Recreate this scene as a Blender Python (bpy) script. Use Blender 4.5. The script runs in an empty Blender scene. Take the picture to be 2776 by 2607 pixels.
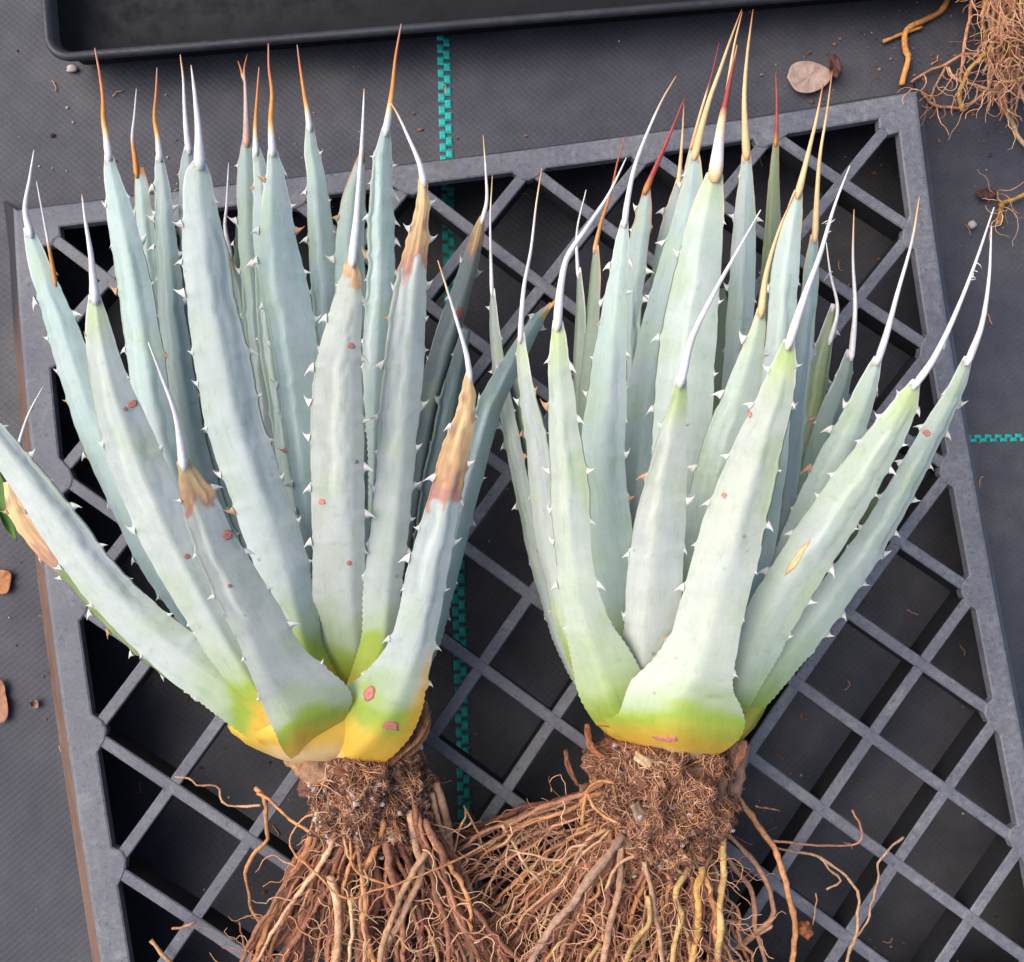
import bpy, math, random
import numpy as np
from mathutils import Matrix, Vector, noise, Quaternion

sc = bpy.context.scene
rnd = random.Random(7)

# ------------------------------------------------------------------ camera, world, sun, exposure
F_PX, W_PX, H_PX = 2600.0, 2776.0, 2607.0
CAM = np.array([0.1697, -0.1653, 0.4186])
ROT = np.array([[0.98784, 0.14771, -0.04861], [-0.15047, 0.98685, -0.05907], [0.03925, 0.06566, 0.99707]])
cam_d = bpy.data.cameras.new('camera')
cam = bpy.data.objects.new('camera', cam_d)
sc.collection.objects.link(cam)
m3 = Matrix([list(r) for r in ROT]).to_4x4()
m3.translation = Vector(CAM)
cam.matrix_world = m3
cam_d.sensor_fit = 'HORIZONTAL'
cam_d.sensor_width = 36.0
cam_d.lens = 36.0 * F_PX / W_PX
cam_d.clip_start = 0.01
cam_d.clip_end = 100
sc.camera = cam

SUN_EL, SUN_AZ = math.radians(52), math.radians(-70)      # azimuth from +Y towards +X
world = bpy.data.worlds.new('World')
sc.world = world
world.use_nodes = True
wn = world.node_tree
sky = wn.nodes.new('ShaderNodeTexSky')
sky.sky_type = 'NISHITA'
sky.sun_disc = False
sky.sun_elevation = SUN_EL
sky.sun_rotation = SUN_AZ
sky.air_density = 1.0
sky.dust_density = 4.0
sky.ozone_density = 1.0
wn.links.new(sky.outputs[0], wn.nodes['Background'].inputs[0])
wn.nodes['Background'].inputs[1].default_value = 0.105
sun_d = bpy.data.lights.new('sun', 'SUN')
sun_d.energy = 1.5
sun_d.angle = math.radians(65)
sun_d.color = (1.0, 0.93, 0.84)
sun = bpy.data.objects.new('sun', sun_d)
sc.collection.objects.link(sun)
sdir = Vector((math.sin(SUN_AZ) * math.cos(SUN_EL), math.cos(SUN_AZ) * math.cos(SUN_EL), math.sin(SUN_EL)))
sun.rotation_euler = sdir.to_track_quat('Z', 'Y').to_euler()
sc.view_settings.view_transform = 'Standard'
sc.view_settings.look = 'None'
sc.view_settings.exposure = 1.0
sc.view_settings.gamma = 1.0

# ------------------------------------------------------------------ helpers
GZ = -0.050                                                # the ground; the top of the grid tray is z = 0
K = W_PX / 1988.0                                          # measurements were taken on a 1988 px wide copy


def ray(x, y):
    return ROT @ np.array([(x * K - W_PX / 2) / F_PX, -(y * K - H_PX / 2) / F_PX, -1.0])


def at(x, y, z):                                           # where the sight line of a measured point meets height z
    d = ray(x, y)
    return CAM + d * ((z - CAM[2]) / d[2])


def pxm(z):                                                # metres per measured pixel at height z
    return K / F_PX * (CAM[2] - z)


def project(p):
    q = (np.asarray(p) - CAM) @ ROT
    return (W_PX / 2 + F_PX * q[..., 0] / -q[..., 2]) / K, (H_PX / 2 - F_PX * q[..., 1] / -q[..., 2]) / K


def norm(v):
    n = np.linalg.norm(v)
    return v / n if n > 1e-12 else v


def fbm(x, y=0.0, z=0.0):
    return noise.noise(Vector((x, y, z)))


def catmull(pts, n):
    P = np.array(pts, float)
    if len(P) < 3:
        t = np.linspace(0, 1, n)[:, None]
        return P[0] * (1 - t) + P[-1] * t
    s = np.r_[0, np.cumsum(np.linalg.norm(np.diff(P[:, :2], axis=0), axis=1) + 1e-9)]
    Q = np.vstack([2 * P[0] - P[1], P, 2 * P[-1] - P[-2]])
    S = np.r_[s[0] - (s[1] - s[0]), s, s[-1] + (s[-1] - s[-2])]
    out = []
    for u in np.linspace(0, s[-1], n):
        i = min(max(np.searchsorted(s, u, side='right') - 1, 0), len(P) - 2)
        t0, t1, t2, t3 = S[i:i + 4]
        p0, p1, p2, p3 = Q[i:i + 4]
        h = t2 - t1
        m1 = ((p2 - p0) / (t2 - t0)) * h
        m2 = ((p3 - p1) / (t3 - t1)) * h
        v = (u - t1) / h
        out.append((2 * v**3 - 3 * v**2 + 1) * p1 + (v**3 - 2 * v**2 + v) * m1 + (-2 * v**3 + 3 * v**2) * p2 + (v**3 - v**2) * m2)
    return np.array(out)


def put(name, verts, faces, mat, parent=None, cols=None, smooth=True, origin=None, along=None):
    """link ONE mesh object, vertices given in world space"""
    V = np.asarray(verts, float)
    org = np.array(origin, float) if origin is not None else V.mean(0)
    me = bpy.data.meshes.new(name)
    me.from_pydata((V - org).tolist(), [], faces)
    me.materials.append(mat)
    if smooth:
        me.polygons.foreach_set('use_smooth', [True] * len(me.polygons))
    if cols is not None:
        a = me.color_attributes.new('col', 'FLOAT_COLOR', 'POINT')
        C = np.ones((len(V), 4), np.float32)
        C[:, :3] = np.asarray(cols)
        a.data.foreach_set('color', C.ravel())
    if along is not None:
        a = me.attributes.new('along', 'FLOAT_VECTOR', 'POINT')
        a.data.foreach_set('vector', np.asarray(along, np.float32).ravel())
    me.update()
    o = bpy.data.objects.new(name, me)
    sc.collection.objects.link(o)
    hang(o, org, parent)
    return o


def wpos(o):
    return np.array(o['_w'][:]) if '_w' in o else np.array(o.location)


WORLD = {}


def hang(o, org, parent):
    WORLD[o.name] = np.array(org, float)
    if parent is not None:
        o.parent = parent
        o.location = Vector(org - WORLD[parent.name])
    else:
        o.location = Vector(org)


def thing(name, loc, label, cat, group=None):
    o = bpy.data.objects.new(name, None)
    o.empty_display_size = 0.02
    sc.collection.objects.link(o)
    hang(o, np.array(loc, float), None)
    return tag(o, label, cat, group)


def tag(o, label, cat, group=None):
    o['label'] = label
    o['category'] = cat
    if group:
        o['group'] = group
    return o


def frame_along(P):
    T = np.gradient(P, axis=0)
    T /= np.linalg.norm(T, axis=1)[:, None] + 1e-12
    return T


def tube(P, r, sides=6, cap=True):
    """verts, faces of a tube round polyline P with radii r"""
    P = np.asarray(P)
    n = len(P)
    r = np.broadcast_to(np.asarray(r, float), (n,))
    T = frame_along(P)
    a = np.array([0.31, 0.12, 0.94])
    V = []
    for i in range(n):
        u = norm(np.cross(T[i], a))
        w = np.cross(T[i], u)
        for k in range(sides):
            an = 2 * math.pi * k / sides
            V.append(P[i] + r[i] * (math.cos(an) * u + math.sin(an) * w))
    Fc = []
    for i in range(n - 1):
        for k in range(sides):
            k2 = (k + 1) % sides
            Fc.append((i * sides + k, i * sides + k2, (i + 1) * sides + k2, (i + 1) * sides + k))
    if cap:
        Fc.append(tuple(range(sides))[::-1])
        Fc.append(tuple((n - 1) * sides + k for k in range(sides)))
    return V, Fc


class Soup:
    def __init__(self):
        self.v, self.f, self.c = [], [], []

    def add(self, V, Fc, col=None):
        o = len(self.v)
        self.v.extend(V)
        self.f.extend([tuple(i + o for i in q) for q in Fc])
        if col is not None:
            col = np.asarray(col)
            if col.ndim == 1:
                self.c.extend([col] * len(V))
            else:
                self.c.extend(list(col))

    def build(self, name, mat, parent=None, smooth=True, kind=None):
        o = put(name, self.v, self.f, mat, parent, self.c if self.c else None, smooth)
        if kind:
            o['kind'] = kind
        return o


_ico = {}


def ico(sub):
    if sub not in _ico:
        import bmesh
        bm = bmesh.new()
        bmesh.ops.create_icosphere(bm, subdivisions=sub, radius=1)
        bm.verts.ensure_lookup_table()
        _ico[sub] = (np.array([v.co[:] for v in bm.verts]), [tuple(v.index for v in f.verts) for f in bm.faces])
        bm.free()
    return _ico[sub]


def lump(c, rad, sub=1, amp=0.25, seed=0.0):
    V, Fc = ico(sub)
    k = np.array([1 + amp * fbm(v[0] * 1.7 + seed, v[1] * 1.7 - seed, v[2] * 1.7 + 3 * seed) * 1.6 for v in V])
    return (V * k[:, None] * np.asarray(rad) + np.asarray(c)).tolist(), Fc


# ------------------------------------------------------------------ materials
def mat_new(name):
    m = bpy.data.materials.new(name)
    m.use_nodes = True
    nt = m.node_tree
    return m, nt, nt.nodes['Principled BSDF']


def nd(nt, kind, **kw):
    n = nt.nodes.new(kind)
    for k, v in kw.items():
        if k in ('operation', 'blend_type', 'data_type', 'attribute_name', 'attribute_type', 'feature', 'wave_type', 'bands_direction', 'wave_profile', 'noise_dimensions'):
            setattr(n, k, v)
        else:
            n.inputs[k].default_value = v
    return n


def ramp(nt, fac, stops):
    r = nt.nodes.new('ShaderNodeValToRGB')
    e = r.color_ramp.elements
    while len(e) < len(stops):
        e.new(0.5)
    for q, (p, c) in zip(e, stops):
        q.position = p
        q.color = (*c, 1) if len(c) == 3 else c
    nt.links.new(fac, r.inputs[0])
    return r.outputs[0]


def mix(nt, fac, a, b, mode='MIX'):
    n = nt.nodes.new('ShaderNodeMix')
    n.data_type = 'RGBA'
    n.blend_type = mode
    for s, v in ((n.inputs['Factor'], fac), (n.inputs['A'], a), (n.inputs['B'], b)):
        if hasattr(v, 'is_linked') or hasattr(v, 'links'):
            nt.links.new(v, s)
        elif isinstance(v, (int, float)):
            s.default_value = v
        else:
            s.default_value = (*v, 1)
    return n.outputs['Result']


def objco(nt):
    return nt.nodes.new('ShaderNodeTexCoord').outputs['Object']


def noise_tex(nt, co, scale, detail=4, rough=0.6, dist=0.0):
    n = nt.nodes.new('ShaderNodeTexNoise')
    n.inputs['Scale'].default_value = scale
    n.inputs['Detail'].default_value = detail
    n.inputs['Roughness'].default_value = rough
    n.inputs['Distortion'].default_value = dist
    nt.links.new(co, n.inputs['Vector'])
    return n.outputs['Fac']


def bump(nt, h, strength, dist, bsdf):
    b = nt.nodes.new('ShaderNodeBump')
    b.inputs['Strength'].default_value = strength
    b.inputs['Distance'].default_value = dist
    nt.links.new(h, b.inputs['Height'])
    nt.links.new(b.outputs[0], bsdf.inputs['Normal'])


def make_leaf_mat():
    m, nt, b = mat_new('agave_leaf')
    at_ = nd(nt, 'ShaderNodeAttribute', attribute_name='col')
    co = objco(nt)
    n1 = noise_tex(nt, co, 90, 5, 0.65)
    n2 = noise_tex(nt, co, 900, 3, 0.7)
    c = mix(nt, 1.0, at_.outputs['Color'], ramp(nt, n1, [(0.25, (0.86, 0.9, 0.84)), (0.75, (1.1, 1.08, 1.1))]), 'MULTIPLY')
    c = mix(nt, 1.0, c, ramp(nt, n2, [(0.3, (0.97, 0.97, 0.965)), (0.7, (1.02, 1.02, 1.02))]), 'MULTIPLY')
    al = nd(nt, 'ShaderNodeAttribute', attribute_name='along')

    def stretched(sx, sy, det, rough, dist=0.0):
        mp = nt.nodes.new('ShaderNodeMapping')
        mp.inputs['Scale'].default_value = (sx, sy, 1)
        nt.links.new(al.outputs['Vector'], mp.inputs[0])
        return noise_tex(nt, mp.outputs[0], 1.0, det, rough, dist)
    fib = stretched(34, 1.6, 3, 0.7)                        # fibre lines
    c = mix(nt, 1.0, c, ramp(nt, fib, [(0.3, (0.955, 0.96, 0.95)), (0.7, (1.035, 1.035, 1.035))]), 'MULTIPLY')
    rub = stretched(3.2, 2.0, 6, 0.72, 0.6)                 # bloom rubbed off in patches
    c = mix(nt, 1.0, c, ramp(nt, rub, [(0.36, (0.84, 0.90, 0.83)), (0.43, (0.97, 0.98, 0.97)), (0.60, (1.0, 1.0, 1.0)), (0.70, (1.07, 1.06, 1.07))]), 'MULTIPLY')
    scr = stretched(16, 5, 4, 0.8, 1.2)                     # scuffs
    c = mix(nt, ramp(nt, scr, [(0.685, (0, 0, 0)), (0.72, (0.35, 0.35, 0.35))]), c, (0.60, 0.60, 0.57))
    v = nt.nodes.new('ShaderNodeTexVoronoi')                # small brownish freckles
    v.inputs['Scale'].default_value = 130
    nt.links.new(co, v.inputs['Vector'])
    n3 = noise_tex(nt, co, 55, 2, 0.5)
    md = nd(nt, 'ShaderNodeMath', operation='MULTIPLY')
    nt.links.new(ramp(nt, v.outputs['Distance'], [(0.06, (1, 1, 1)), (0.13, (0, 0, 0))]), md.inputs[0])
    nt.links.new(ramp(nt, n3, [(0.56, (0, 0, 0)), (0.66, (0.6, 0.6, 0.6))]), md.inputs[1])
    c = mix(nt, md.outputs[0], c, (0.20, 0.15, 0.09))
    nt.links.new(c, b.inputs['Base Color'])
    nt.links.new(ramp(nt, n1, [(0.3, (0.42,) * 3), (0.7, (0.6,) * 3)]), b.inputs['Roughness'])
    b.inputs['Specular IOR Level'].default_value = 0.35
    b.inputs['Subsurface Weight'].default_value = 0.0
    bump(nt, n1, 0.15, 0.0005, b)
    return m


def make_attr_mat(name, rough, spec, sc1, lo, hi, bs=0.4, bd=0.0005):
    m, nt, b = mat_new(name)
    at_ = nd(nt, 'ShaderNodeAttribute', attribute_name='col')
    co = objco(nt)
    n1 = noise_tex(nt, co, sc1, 5, 0.7)
    nt.links.new(mix(nt, 1.0, at_.outputs['Color'], ramp(nt, n1, [(0.3, lo), (0.7, hi)]), 'MULTIPLY'), b.inputs['Base Color'])
    b.inputs['Roughness'].default_value = rough
    b.inputs['Specular IOR Level'].default_value = spec
    bump(nt, n1, bs, bd, b)
    return m


def make_ground_mat():
    m, nt, b = mat_new('woven_ground_cloth')
    co = objco(nt)
    sep = nt.nodes.new('ShaderNodeSeparateXYZ')
    mp = nt.nodes.new('ShaderNodeMapping')
    mp.inputs['Rotation'].default_value = (0, 0, math.radians(8.5))
    nt.links.new(co, mp.inputs[0])
    nt.links.new(mp.outputs[0], sep.inputs[0])

    def sin_of(out, per, ph=0.0):
        a = nd(nt, 'ShaderNodeMath', operation='MULTIPLY')
        nt.links.new(out, a.inputs[0])
        a.inputs[1].default_value = 2 * math.pi / per
        s = nd(nt, 'ShaderNodeMath', operation='SINE')
        nt.links.new(a.outputs[0], s.inputs[0])
        return s.outputs[0]
    sx, sy = sin_of(sep.outputs[0], 0.0040), sin_of(sep.outputs[1], 0.0034)
    pr = nd(nt, 'ShaderNodeMath', operation='MULTIPLY')
    nt.links.new(sx, pr.inputs[0])
    nt.links.new(sy, pr.inputs[1])
    big = noise_tex(nt, co, 9, 4, 0.6)
    mid = noise_tex(nt, co, 70, 4, 0.65)
    fine = noise_tex(nt, co, 1100, 2, 0.8)
    c = ramp(nt, big, [(0.32, (0.034, 0.035, 0.050)), (0.5, (0.051, 0.052, 0.067)), (0.68, (0.080, 0.079, 0.083))])
    c = mix(nt, 1.0, c, ramp(nt, mid, [(0.3, (0.82, 0.82, 0.83)), (0.7, (1.15, 1.14, 1.12))]), 'MULTIPLY')
    c = mix(nt, 1.0, c, ramp(nt, fine, [(0.3, (0.75, 0.75, 0.75)), (0.75, (1.25, 1.24, 1.22))]), 'MULTIPLY')
    wv = nd(nt, 'ShaderNodeMath', operation='MULTIPLY_ADD')
    nt.links.new(pr.outputs[0], wv.inputs[0])
    wv.inputs[1].default_value = 0.5
    wv.inputs[2].default_value = 0.5
    c = mix(nt, 1.0, c, ramp(nt, wv.outputs[0], [(0.05, (0.92, 0.92, 0.92)), (0.5, (1.02, 1.02, 1.02))]), 'MULTIPLY')
    # pale dust
    dn = noise_tex(nt, co, 420, 3, 0.75)
    c = mix(nt, ramp(nt, dn, [(0.68, (0, 0, 0)), (0.80, (0.5, 0.5, 0.5))]), c, (0.13, 0.12, 0.115))
    nt.links.new(c, b.inputs['Base Color'])
    b.inputs['Roughness'].default_value = 0.6
    b.inputs['Specular IOR Level'].default_value = 0.35
    bump(nt, wv.outputs[0], 0.14, 0.0008, b)
    return m


def make_plastic(name, stops, dust, dustc, rough=0.5, dscale=260, lo=0.48, hi=0.66, speck=False):
    m, nt, b = mat_new(name)
    co = nt.nodes.new('ShaderNodeNewGeometry').outputs['Position']
    big = noise_tex(nt, co, 22, 4, 0.6)
    mid = noise_tex(nt, co, dscale, 5, 0.7, 0.4)
    c = ramp(nt, big, stops)
    fine = noise_tex(nt, co, 1500, 2, 0.8)
    d = mix(nt, 1.0, ramp(nt, mid, [(lo, (0, 0, 0)), (hi, (dust,) * 3)]), ramp(nt, big, [(0.35, (0.4,) * 3), (0.6, (1,) * 3)]), 'MULTIPLY')
    c = mix(nt, d, c, dustc)
    c = mix(nt, 1.0, c, ramp(nt, fine, [(0.3, (0.82,) * 3), (0.7, (1.16,) * 3)]), 'MULTIPLY')
    if speck:                                               # dark pits where the dust has been knocked off, and pale water marks
        sp = noise_tex(nt, co, 620, 3, 0.6, 0.8)
        c = mix(nt, 1.0, c, ramp(nt, sp, [(0.33, (0.62, 0.62, 0.64)), (0.43, (1, 1, 1))]), 'MULTIPLY')
        wm = noise_tex(nt, co, 45, 6, 0.7, 1.5)
        c = mix(nt, ramp(nt, wm, [(0.55, (0, 0, 0)), (0.70, (0.35, 0.35, 0.35))]), c, (0.30, 0.30, 0.29))
        so = noise_tex(nt, co, 30, 5, 0.75, 0.5)
        c = mix(nt, ramp(nt, so, [(0.62, (0, 0, 0)), (0.74, (0.5, 0.5, 0.5))]), c, (0.12, 0.085, 0.07))
    nt.links.new(c, b.inputs['Base Color'])
    nt.links.new(ramp(nt, mid, [(0.4, (rough,) * 3), (0.65, (min(1, rough + 0.3),) * 3)]), b.inputs['Roughness'])
    b.inputs['Specular IOR Level'].default_value = 0.4
    bump(nt, mid, 0.3, 0.0004, b)
    return m


def make_plain(name, col, rough=0.6, spec=0.3, sc1=300, var=0.25, bs=0.4, bd=0.0004):
    m, nt, b = mat_new(name)
    co = objco(nt)
    n1 = noise_tex(nt, co, sc1, 5, 0.7)
    nt.links.new(ramp(nt, n1, [(0.3, tuple(x * (1 - var) for x in col)), (0.7, tuple(min(1, x * (1 + var)) for x in col))]), b.inputs['Base Color'])
    b.inputs['Roughness'].default_value = rough
    b.inputs['Specular IOR Level'].default_value = spec
    bump(nt, n1, bs, bd, b)
    return m


M_LEAF = make_leaf_mat()
M_SPINE = make_attr_mat('spine_horn', 0.45, 0.35, 500, (0.86, 0.84, 0.82), (1.1, 1.1, 1.1), 0.3, 0.0003)
M_TOOTH = make_plain('tooth_horn', (0.68, 0.65, 0.60), 0.5, 0.3, 900, 0.2)
M_TOOTH_BROWN = make_plain('tooth_horn_brown', (0.48, 0.27, 0.16), 0.5, 0.3, 900, 0.2)
M_SCAR = make_attr_mat('leaf_scar', 0.6, 0.3, 700, (0.8, 0.8, 0.8), (1.15, 1.15, 1.15))
M_ROOT = make_attr_mat('root_skin', 0.75, 0.2, 420, (0.62, 0.58, 0.55), (1.35, 1.3, 1.25), 1.0, 0.0012)
M_FIBRE = make_attr_mat('root_fibre_skin', 0.75, 0.2, 300, (0.7, 0.68, 0.66), (1.2, 1.2, 1.2))
M_SOIL = make_attr_mat('soil_crust', 0.9, 0.1, 520, (0.45, 0.42, 0.40), (1.55, 1.5, 1.45), 1.0, 0.002)
M_PERLITE = make_plain('perlite', (0.40, 0.36, 0.34), 0.9, 0.1, 1200, 0.3)
M_GROUND = make_ground_mat()
M_TEAL = make_plain('teal_tape', (0.015, 0.33, 0.30), 0.5, 0.35, 700, 0.3)
M_GRID = make_plastic('dusty_grid_plastic', [(0.3, (0.082, 0.086, 0.115)), (0.6, (0.122, 0.125, 0.146))], 0.6, (0.25, 0.25, 0.255), 0.5, 380, 0.44, 0.74, True)
M_WALL = make_plastic('grid_wall_plastic', [(0.3, (0.02, 0.021, 0.027)), (0.6, (0.045, 0.045, 0.052))], 0.4, (0.1, 0.095, 0.095))
M_WALL_BROWN = make_plastic('soil_stained_plastic', [(0.3, (0.075, 0.042, 0.032)), (0.6, (0.145, 0.085, 0.062))], 0.6, (0.19, 0.13, 0.105), 0.8)


def fade_stain(m):                                         # the soil stain thins out towards the far corner
    nt = m.node_tree
    b = nt.nodes['Principled BSDF']
    src = b.inputs['Base Color'].links[0].from_socket
    pos = nt.nodes.new('ShaderNodeNewGeometry').outputs['Position']
    sp = nt.nodes.new('ShaderNodeSeparateXYZ')
    nt.links.new(pos, sp.inputs[0])
    mr = nt.nodes.new('ShaderNodeMapRange')
    mr.inputs['From Min'].default_value = -0.06
    mr.inputs['From Max'].default_value = -0.02
    nt.links.new(sp.outputs[1], mr.inputs[0])
    nt.links.new(mix(nt, mr.outputs[0], src, (0.02, 0.02, 0.026)), b.inputs['Base Color'])


fade_stain(M_WALL_BROWN)
M_CLEAN = make_plain('clean_black_plastic', (0.018, 0.018, 0.021), 0.55, 0.3, 300, 0.2)
M_BLACK = make_plastic('black_tray_plastic', [(0.3, (0.006, 0.006, 0.0075)), (0.7, (0.011, 0.011, 0.013))], 0.12, (0.05, 0.045, 0.04), 0.55, 120, 0.6, 0.8)
M_RIM = make_plastic('highlit_black_rim', [(0.3, (0.020, 0.020, 0.027)), (0.7, (0.034, 0.034, 0.043))], 0.3, (0.08, 0.078, 0.08), 0.4, 200, 0.5, 0.72)  # greyer than the tray body, imitating the highlight along the ridge
M_BLACK.node_tree.nodes['Principled BSDF'].inputs['Specular IOR Level'].default_value = 0.2

# ------------------------------------------------------------------ ground, teal tape
g = 1.6
gv, gf = [], []
N = 60
for i in range(N + 1):
    for j in range(N + 1):
        x, y = -g + 2 * g * i / N + 0.17, -g + 2 * g * j / N - 0.16
        gv.append((x, y, GZ))
for i in range(N):
    for j in range(N):
        gf.append((i * (N + 1) + j, (i + 1) * (N + 1) + j, (i + 1) * (N + 1) + j + 1, i * (N + 1) + j + 1))
ground = put('ground', gv, gf, M_GROUND, origin=(0, 0, GZ))
ground['kind'] = 'structure'


def tape(x0, y0, x1, y1, half, step):
    """two rows of woven teal stitches standing a little proud of the cloth"""
    A, B = at(x0, y0, GZ), at(x1, y1, GZ)
    d = norm(B - A)
    n = np.cross(d, (0, 0, 1))
    s = Soup()
    L = np.linalg.norm(B - A)
    k = 0
    u = 0.0
    while u < L:
        for row in (-1, 1):
            c = A + d * (u + (0.5 if row > 0 else 0.0) * step) + n * row * half * 0.5 + np.array([0, 0, 0.0004])
            hw, hl = half * (0.52 + 0.06 * rnd.random()), step * (0.33 + 0.05 * rnd.random())
            V = []
            for a, b, z in ((-1, -1, 0), (1, -1, 0), (1, 1, 0), (-1, 1, 0), (-.6, -.6, 1), (.6, -.6, 1), (.6, .6, 1), (-.6, .6, 1)):
                V.append(c + n * a * hw + d * b * hl + np.array([0, 0, z * 0.0006]))
            s.add(V, [(4, 5, 6, 7), (0, 1, 5, 4), (1, 2, 6, 5), (2, 3, 7, 6), (3, 0, 4, 7)])
        u += step
    o = s.build('teal_tape', M_TEAL, ground, smooth=False)
    o['kind'] = 'stuff'


tape(857, -60, 914, 2000, 0.0031, 0.0064)
tape(1700, 855, 2300, 843, 0.0019, 0.0052)

# ------------------------------------------------------------------ grid tray
U = 0.055
DEV = np.array([[-1.819, 1.524], [4.772, 1.684], [4.224, -2.104], [-2.073, 0.073], [-4.791, -1.487], [-1.156, 1.309], [-0.76, 1.066], [0.95, -1.261], [-3.174, -3.801], [6.486, 1.509]]) / 1000
POW = [(i, j) for i in range(4) for j in range(4 - i)]


def grid(a, b, z=0.0):                                     # grid units -> world; the tray is old and slightly warped
    u, v = min(max((a - 3.5) / 3.5, -1.05), 1.05), min(max((b - 3.5) / 3.5, -1.05), 1.05)
    w = np.array([u**i * v**j for i, j in POW]) @ DEV
    sag = -0.0012 * max(0, 1 - u * u) * max(0, 1 - v * v)
    return np.array([a * U + w[0], -b * U + w[1], z + sag])


tray = thing('grid_tray', grid(3.5, 3.5, 0), 'grey dusty plastic lattice tray lying upside down under both agaves', 'tray')
BW = 0.00255
for fam in (0, 1):
    for c in range(-6, 7):
        # family 0: a - b = c ; family 1: a + b = 7 + c
        lo, hi = max(0, c), min(7, 7 + c)
        pts = []
        n = max(6, int((hi - lo) * 6))
        for t in np.linspace(lo - 0.02, hi + 0.02, n):
            a, b = t, (t - c if fam == 0 else 7 + c - t)
            pts.append(grid(a, b, -0.0004 - 0.00035 * fam))
        P = np.array(pts)
        T = frame_along(P)
        V, Fc = [], []
        sec = [(-1, -0.016), (-1, -0.0006), (-0.8, 0.0), (0.8, 0.0), (1, -0.0006), (1, -0.016)]
        for i in range(len(P)):
            side = norm(np.cross(T[i], (0, 0, 1)))
            wob = 1 + 0.05 * fbm(P[i][0] * 60, P[i][1] * 60, c)
            for sx, sz in sec:
                V.append(P[i] + side * sx * BW * wob * (0.7 if sz < -0.004 else 1) + np.array([0, 0, sz]))
        m = len(sec)
        for i in range(len(P) - 1):
            for k in range(m):
                k2 = (k + 1) % m
                Fc.append((i * m + k, (i + 1) * m + k, (i + 1) * m + k2, i * m + k2))
        bo = put('bar', V, Fc, M_GRID, tray, smooth=False)
        bo.data.materials.append(M_CLEAN)
        for q in bo.data.polygons:                          # dust lies on top only; the deep sides are clean black plastic
            q.material_index = 0 if abs(q.normal.z) > 0.3 and q.center.z + WORLD[bo.name][2] > -0.006 else 1

COR = [(0, 0), (7, 0), (7, 7), (0, 7)]


def side_strip(k, sec, mat, name):
    """one side of the frame; sec(t) lists (offset inward in grid units, z)"""
    A, B = np.array(COR[k], float), np.array(COR[(k + 1) % 4], float)
    d = (B - A) / 7
    inn = np.array([-d[1], d[0]])
    V, Fc = [], []
    n = 7 * 14
    for i in range(n + 1):
        t = 7 * i / n
        S = sec(t)
        for off, z in S:
            al = off + t / 7 * (7 - 2 * off)
            q = A + d * al + inn * off
            V.append(grid(q[0], q[1], z))
    m = len(S)
    for i in range(n):
        for j in range(m - 1):
            Fc.append((i * m + j, i * m + j + 1, (i + 1) * m + j + 1, (i + 1) * m + j))
    return put(name, V, Fc, mat, tray, smooth=False)


def gus(t):
    q = abs(t - round(t))
    f = 1 - min(max((q - 0.05) / 0.09, 0), 1)
    if round(t) in (0, 7):
        f *= 1.2
    return 0.022 + 0.085 * f


OUT = [0.165, 0.155, 0.165, 0.188]
for k in range(4):
    side_strip(k, lambda t: [(gus(t), -0.0048), (gus(t), -0.0004), (gus(t) - 0.012, 0.0), (-OUT[k] + 0.037, 0.0), (-OUT[k] + 0.017, -0.0003), (-OUT[k], -0.0016)], M_GRID, 'rim')
    fl = [0.0200, 0.0270, 0.0270, 0.0245][k]
    wl = side_strip(k, lambda t: [(-OUT[k] - 0.0002, -0.0017), (-OUT[k] - 0.006, -0.0024), (-OUT[k] - 0.85 * fl / U, GZ + 0.006), (-OUT[k] - fl / U, GZ + 0.0008), (-OUT[k] - fl / U + 0.02, GZ + 0.0005), (-OUT[k] - 0.008, -0.005)],
                    M_WALL_BROWN if k == 3 else (M_GRID if k == 1 else M_WALL), 'side_wall')
    if k == 3:
        wl['label'] = 'soil stained brown side wall'

# ------------------------------------------------------------------ agaves
TOOTH = []
for var in range(4):
    r2 = random.Random(var)
    V, Fc = [], []
    n, sd = 6, 6
    for i in range(n):
        t = i / (n - 1)
        c = np.array([t, 0.0, (0.9 if var % 2 else 0.65) * t * t])
        rr = 0.62 * (1 - t) ** 1.25 + 0.03
        for k in range(sd):
            a = 2 * math.pi * k / sd
            V.append(c + np.array([0, math.cos(a) * rr * 0.5, math.sin(a) * rr]))
    for i in range(n - 1):
        for k in range(sd):
            k2 = (k + 1) % sd
            Fc.append((i * sd + k, i * sd + k2, (i + 1) * sd + k2, (i + 1) * sd + k))
    Fc.append(tuple((n - 1) * sd + k for k in range(sd)))
    me = bpy.data.meshes.new('tooth')
    me.from_pydata([tuple(v) for v in V], [], Fc)
    me.materials.append(M_TOOTH_BROWN if var == 3 else M_TOOTH)
    me.polygons.foreach_set('use_smooth', [True] * len(me.polygons))
    TOOTH.append(me)

GLAU = np.array([0.445, 0.482, 0.458])
BLUE = np.array([0.325, 0.41, 0.405])
GREY = np.array([0.22, 0.25, 0.23])
PALE = np.array([0.475, 0.498, 0.462])
GREEN = np.array([0.33, 0.43, 0.17])
LIME = np.array([0.29, 0.38, 0.05])
YEL = np.array([0.64, 0.385, 0.05])
CREAM = np.array([0.66, 0.46, 0.23])
OLIVE = np.array([0.165, 0.195, 0.115])
TAN = np.array([0.57, 0.33, 0.18])
STRAW = np.array([0.70, 0.48, 0.25])
SCAB = np.array([0.41, 0.155, 0.12])
WHITE = np.array([0.68, 0.66, 0.66])
ORANGE = np.array([0.52, 0.22, 0.055])
RUST = np.array([0.36, 0.10, 0.045])
CRIM = np.array([0.27, 0.045, 0.042])
HONEY = np.array([0.56, 0.32, 0.145])
LEAFDATA = {}


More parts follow.
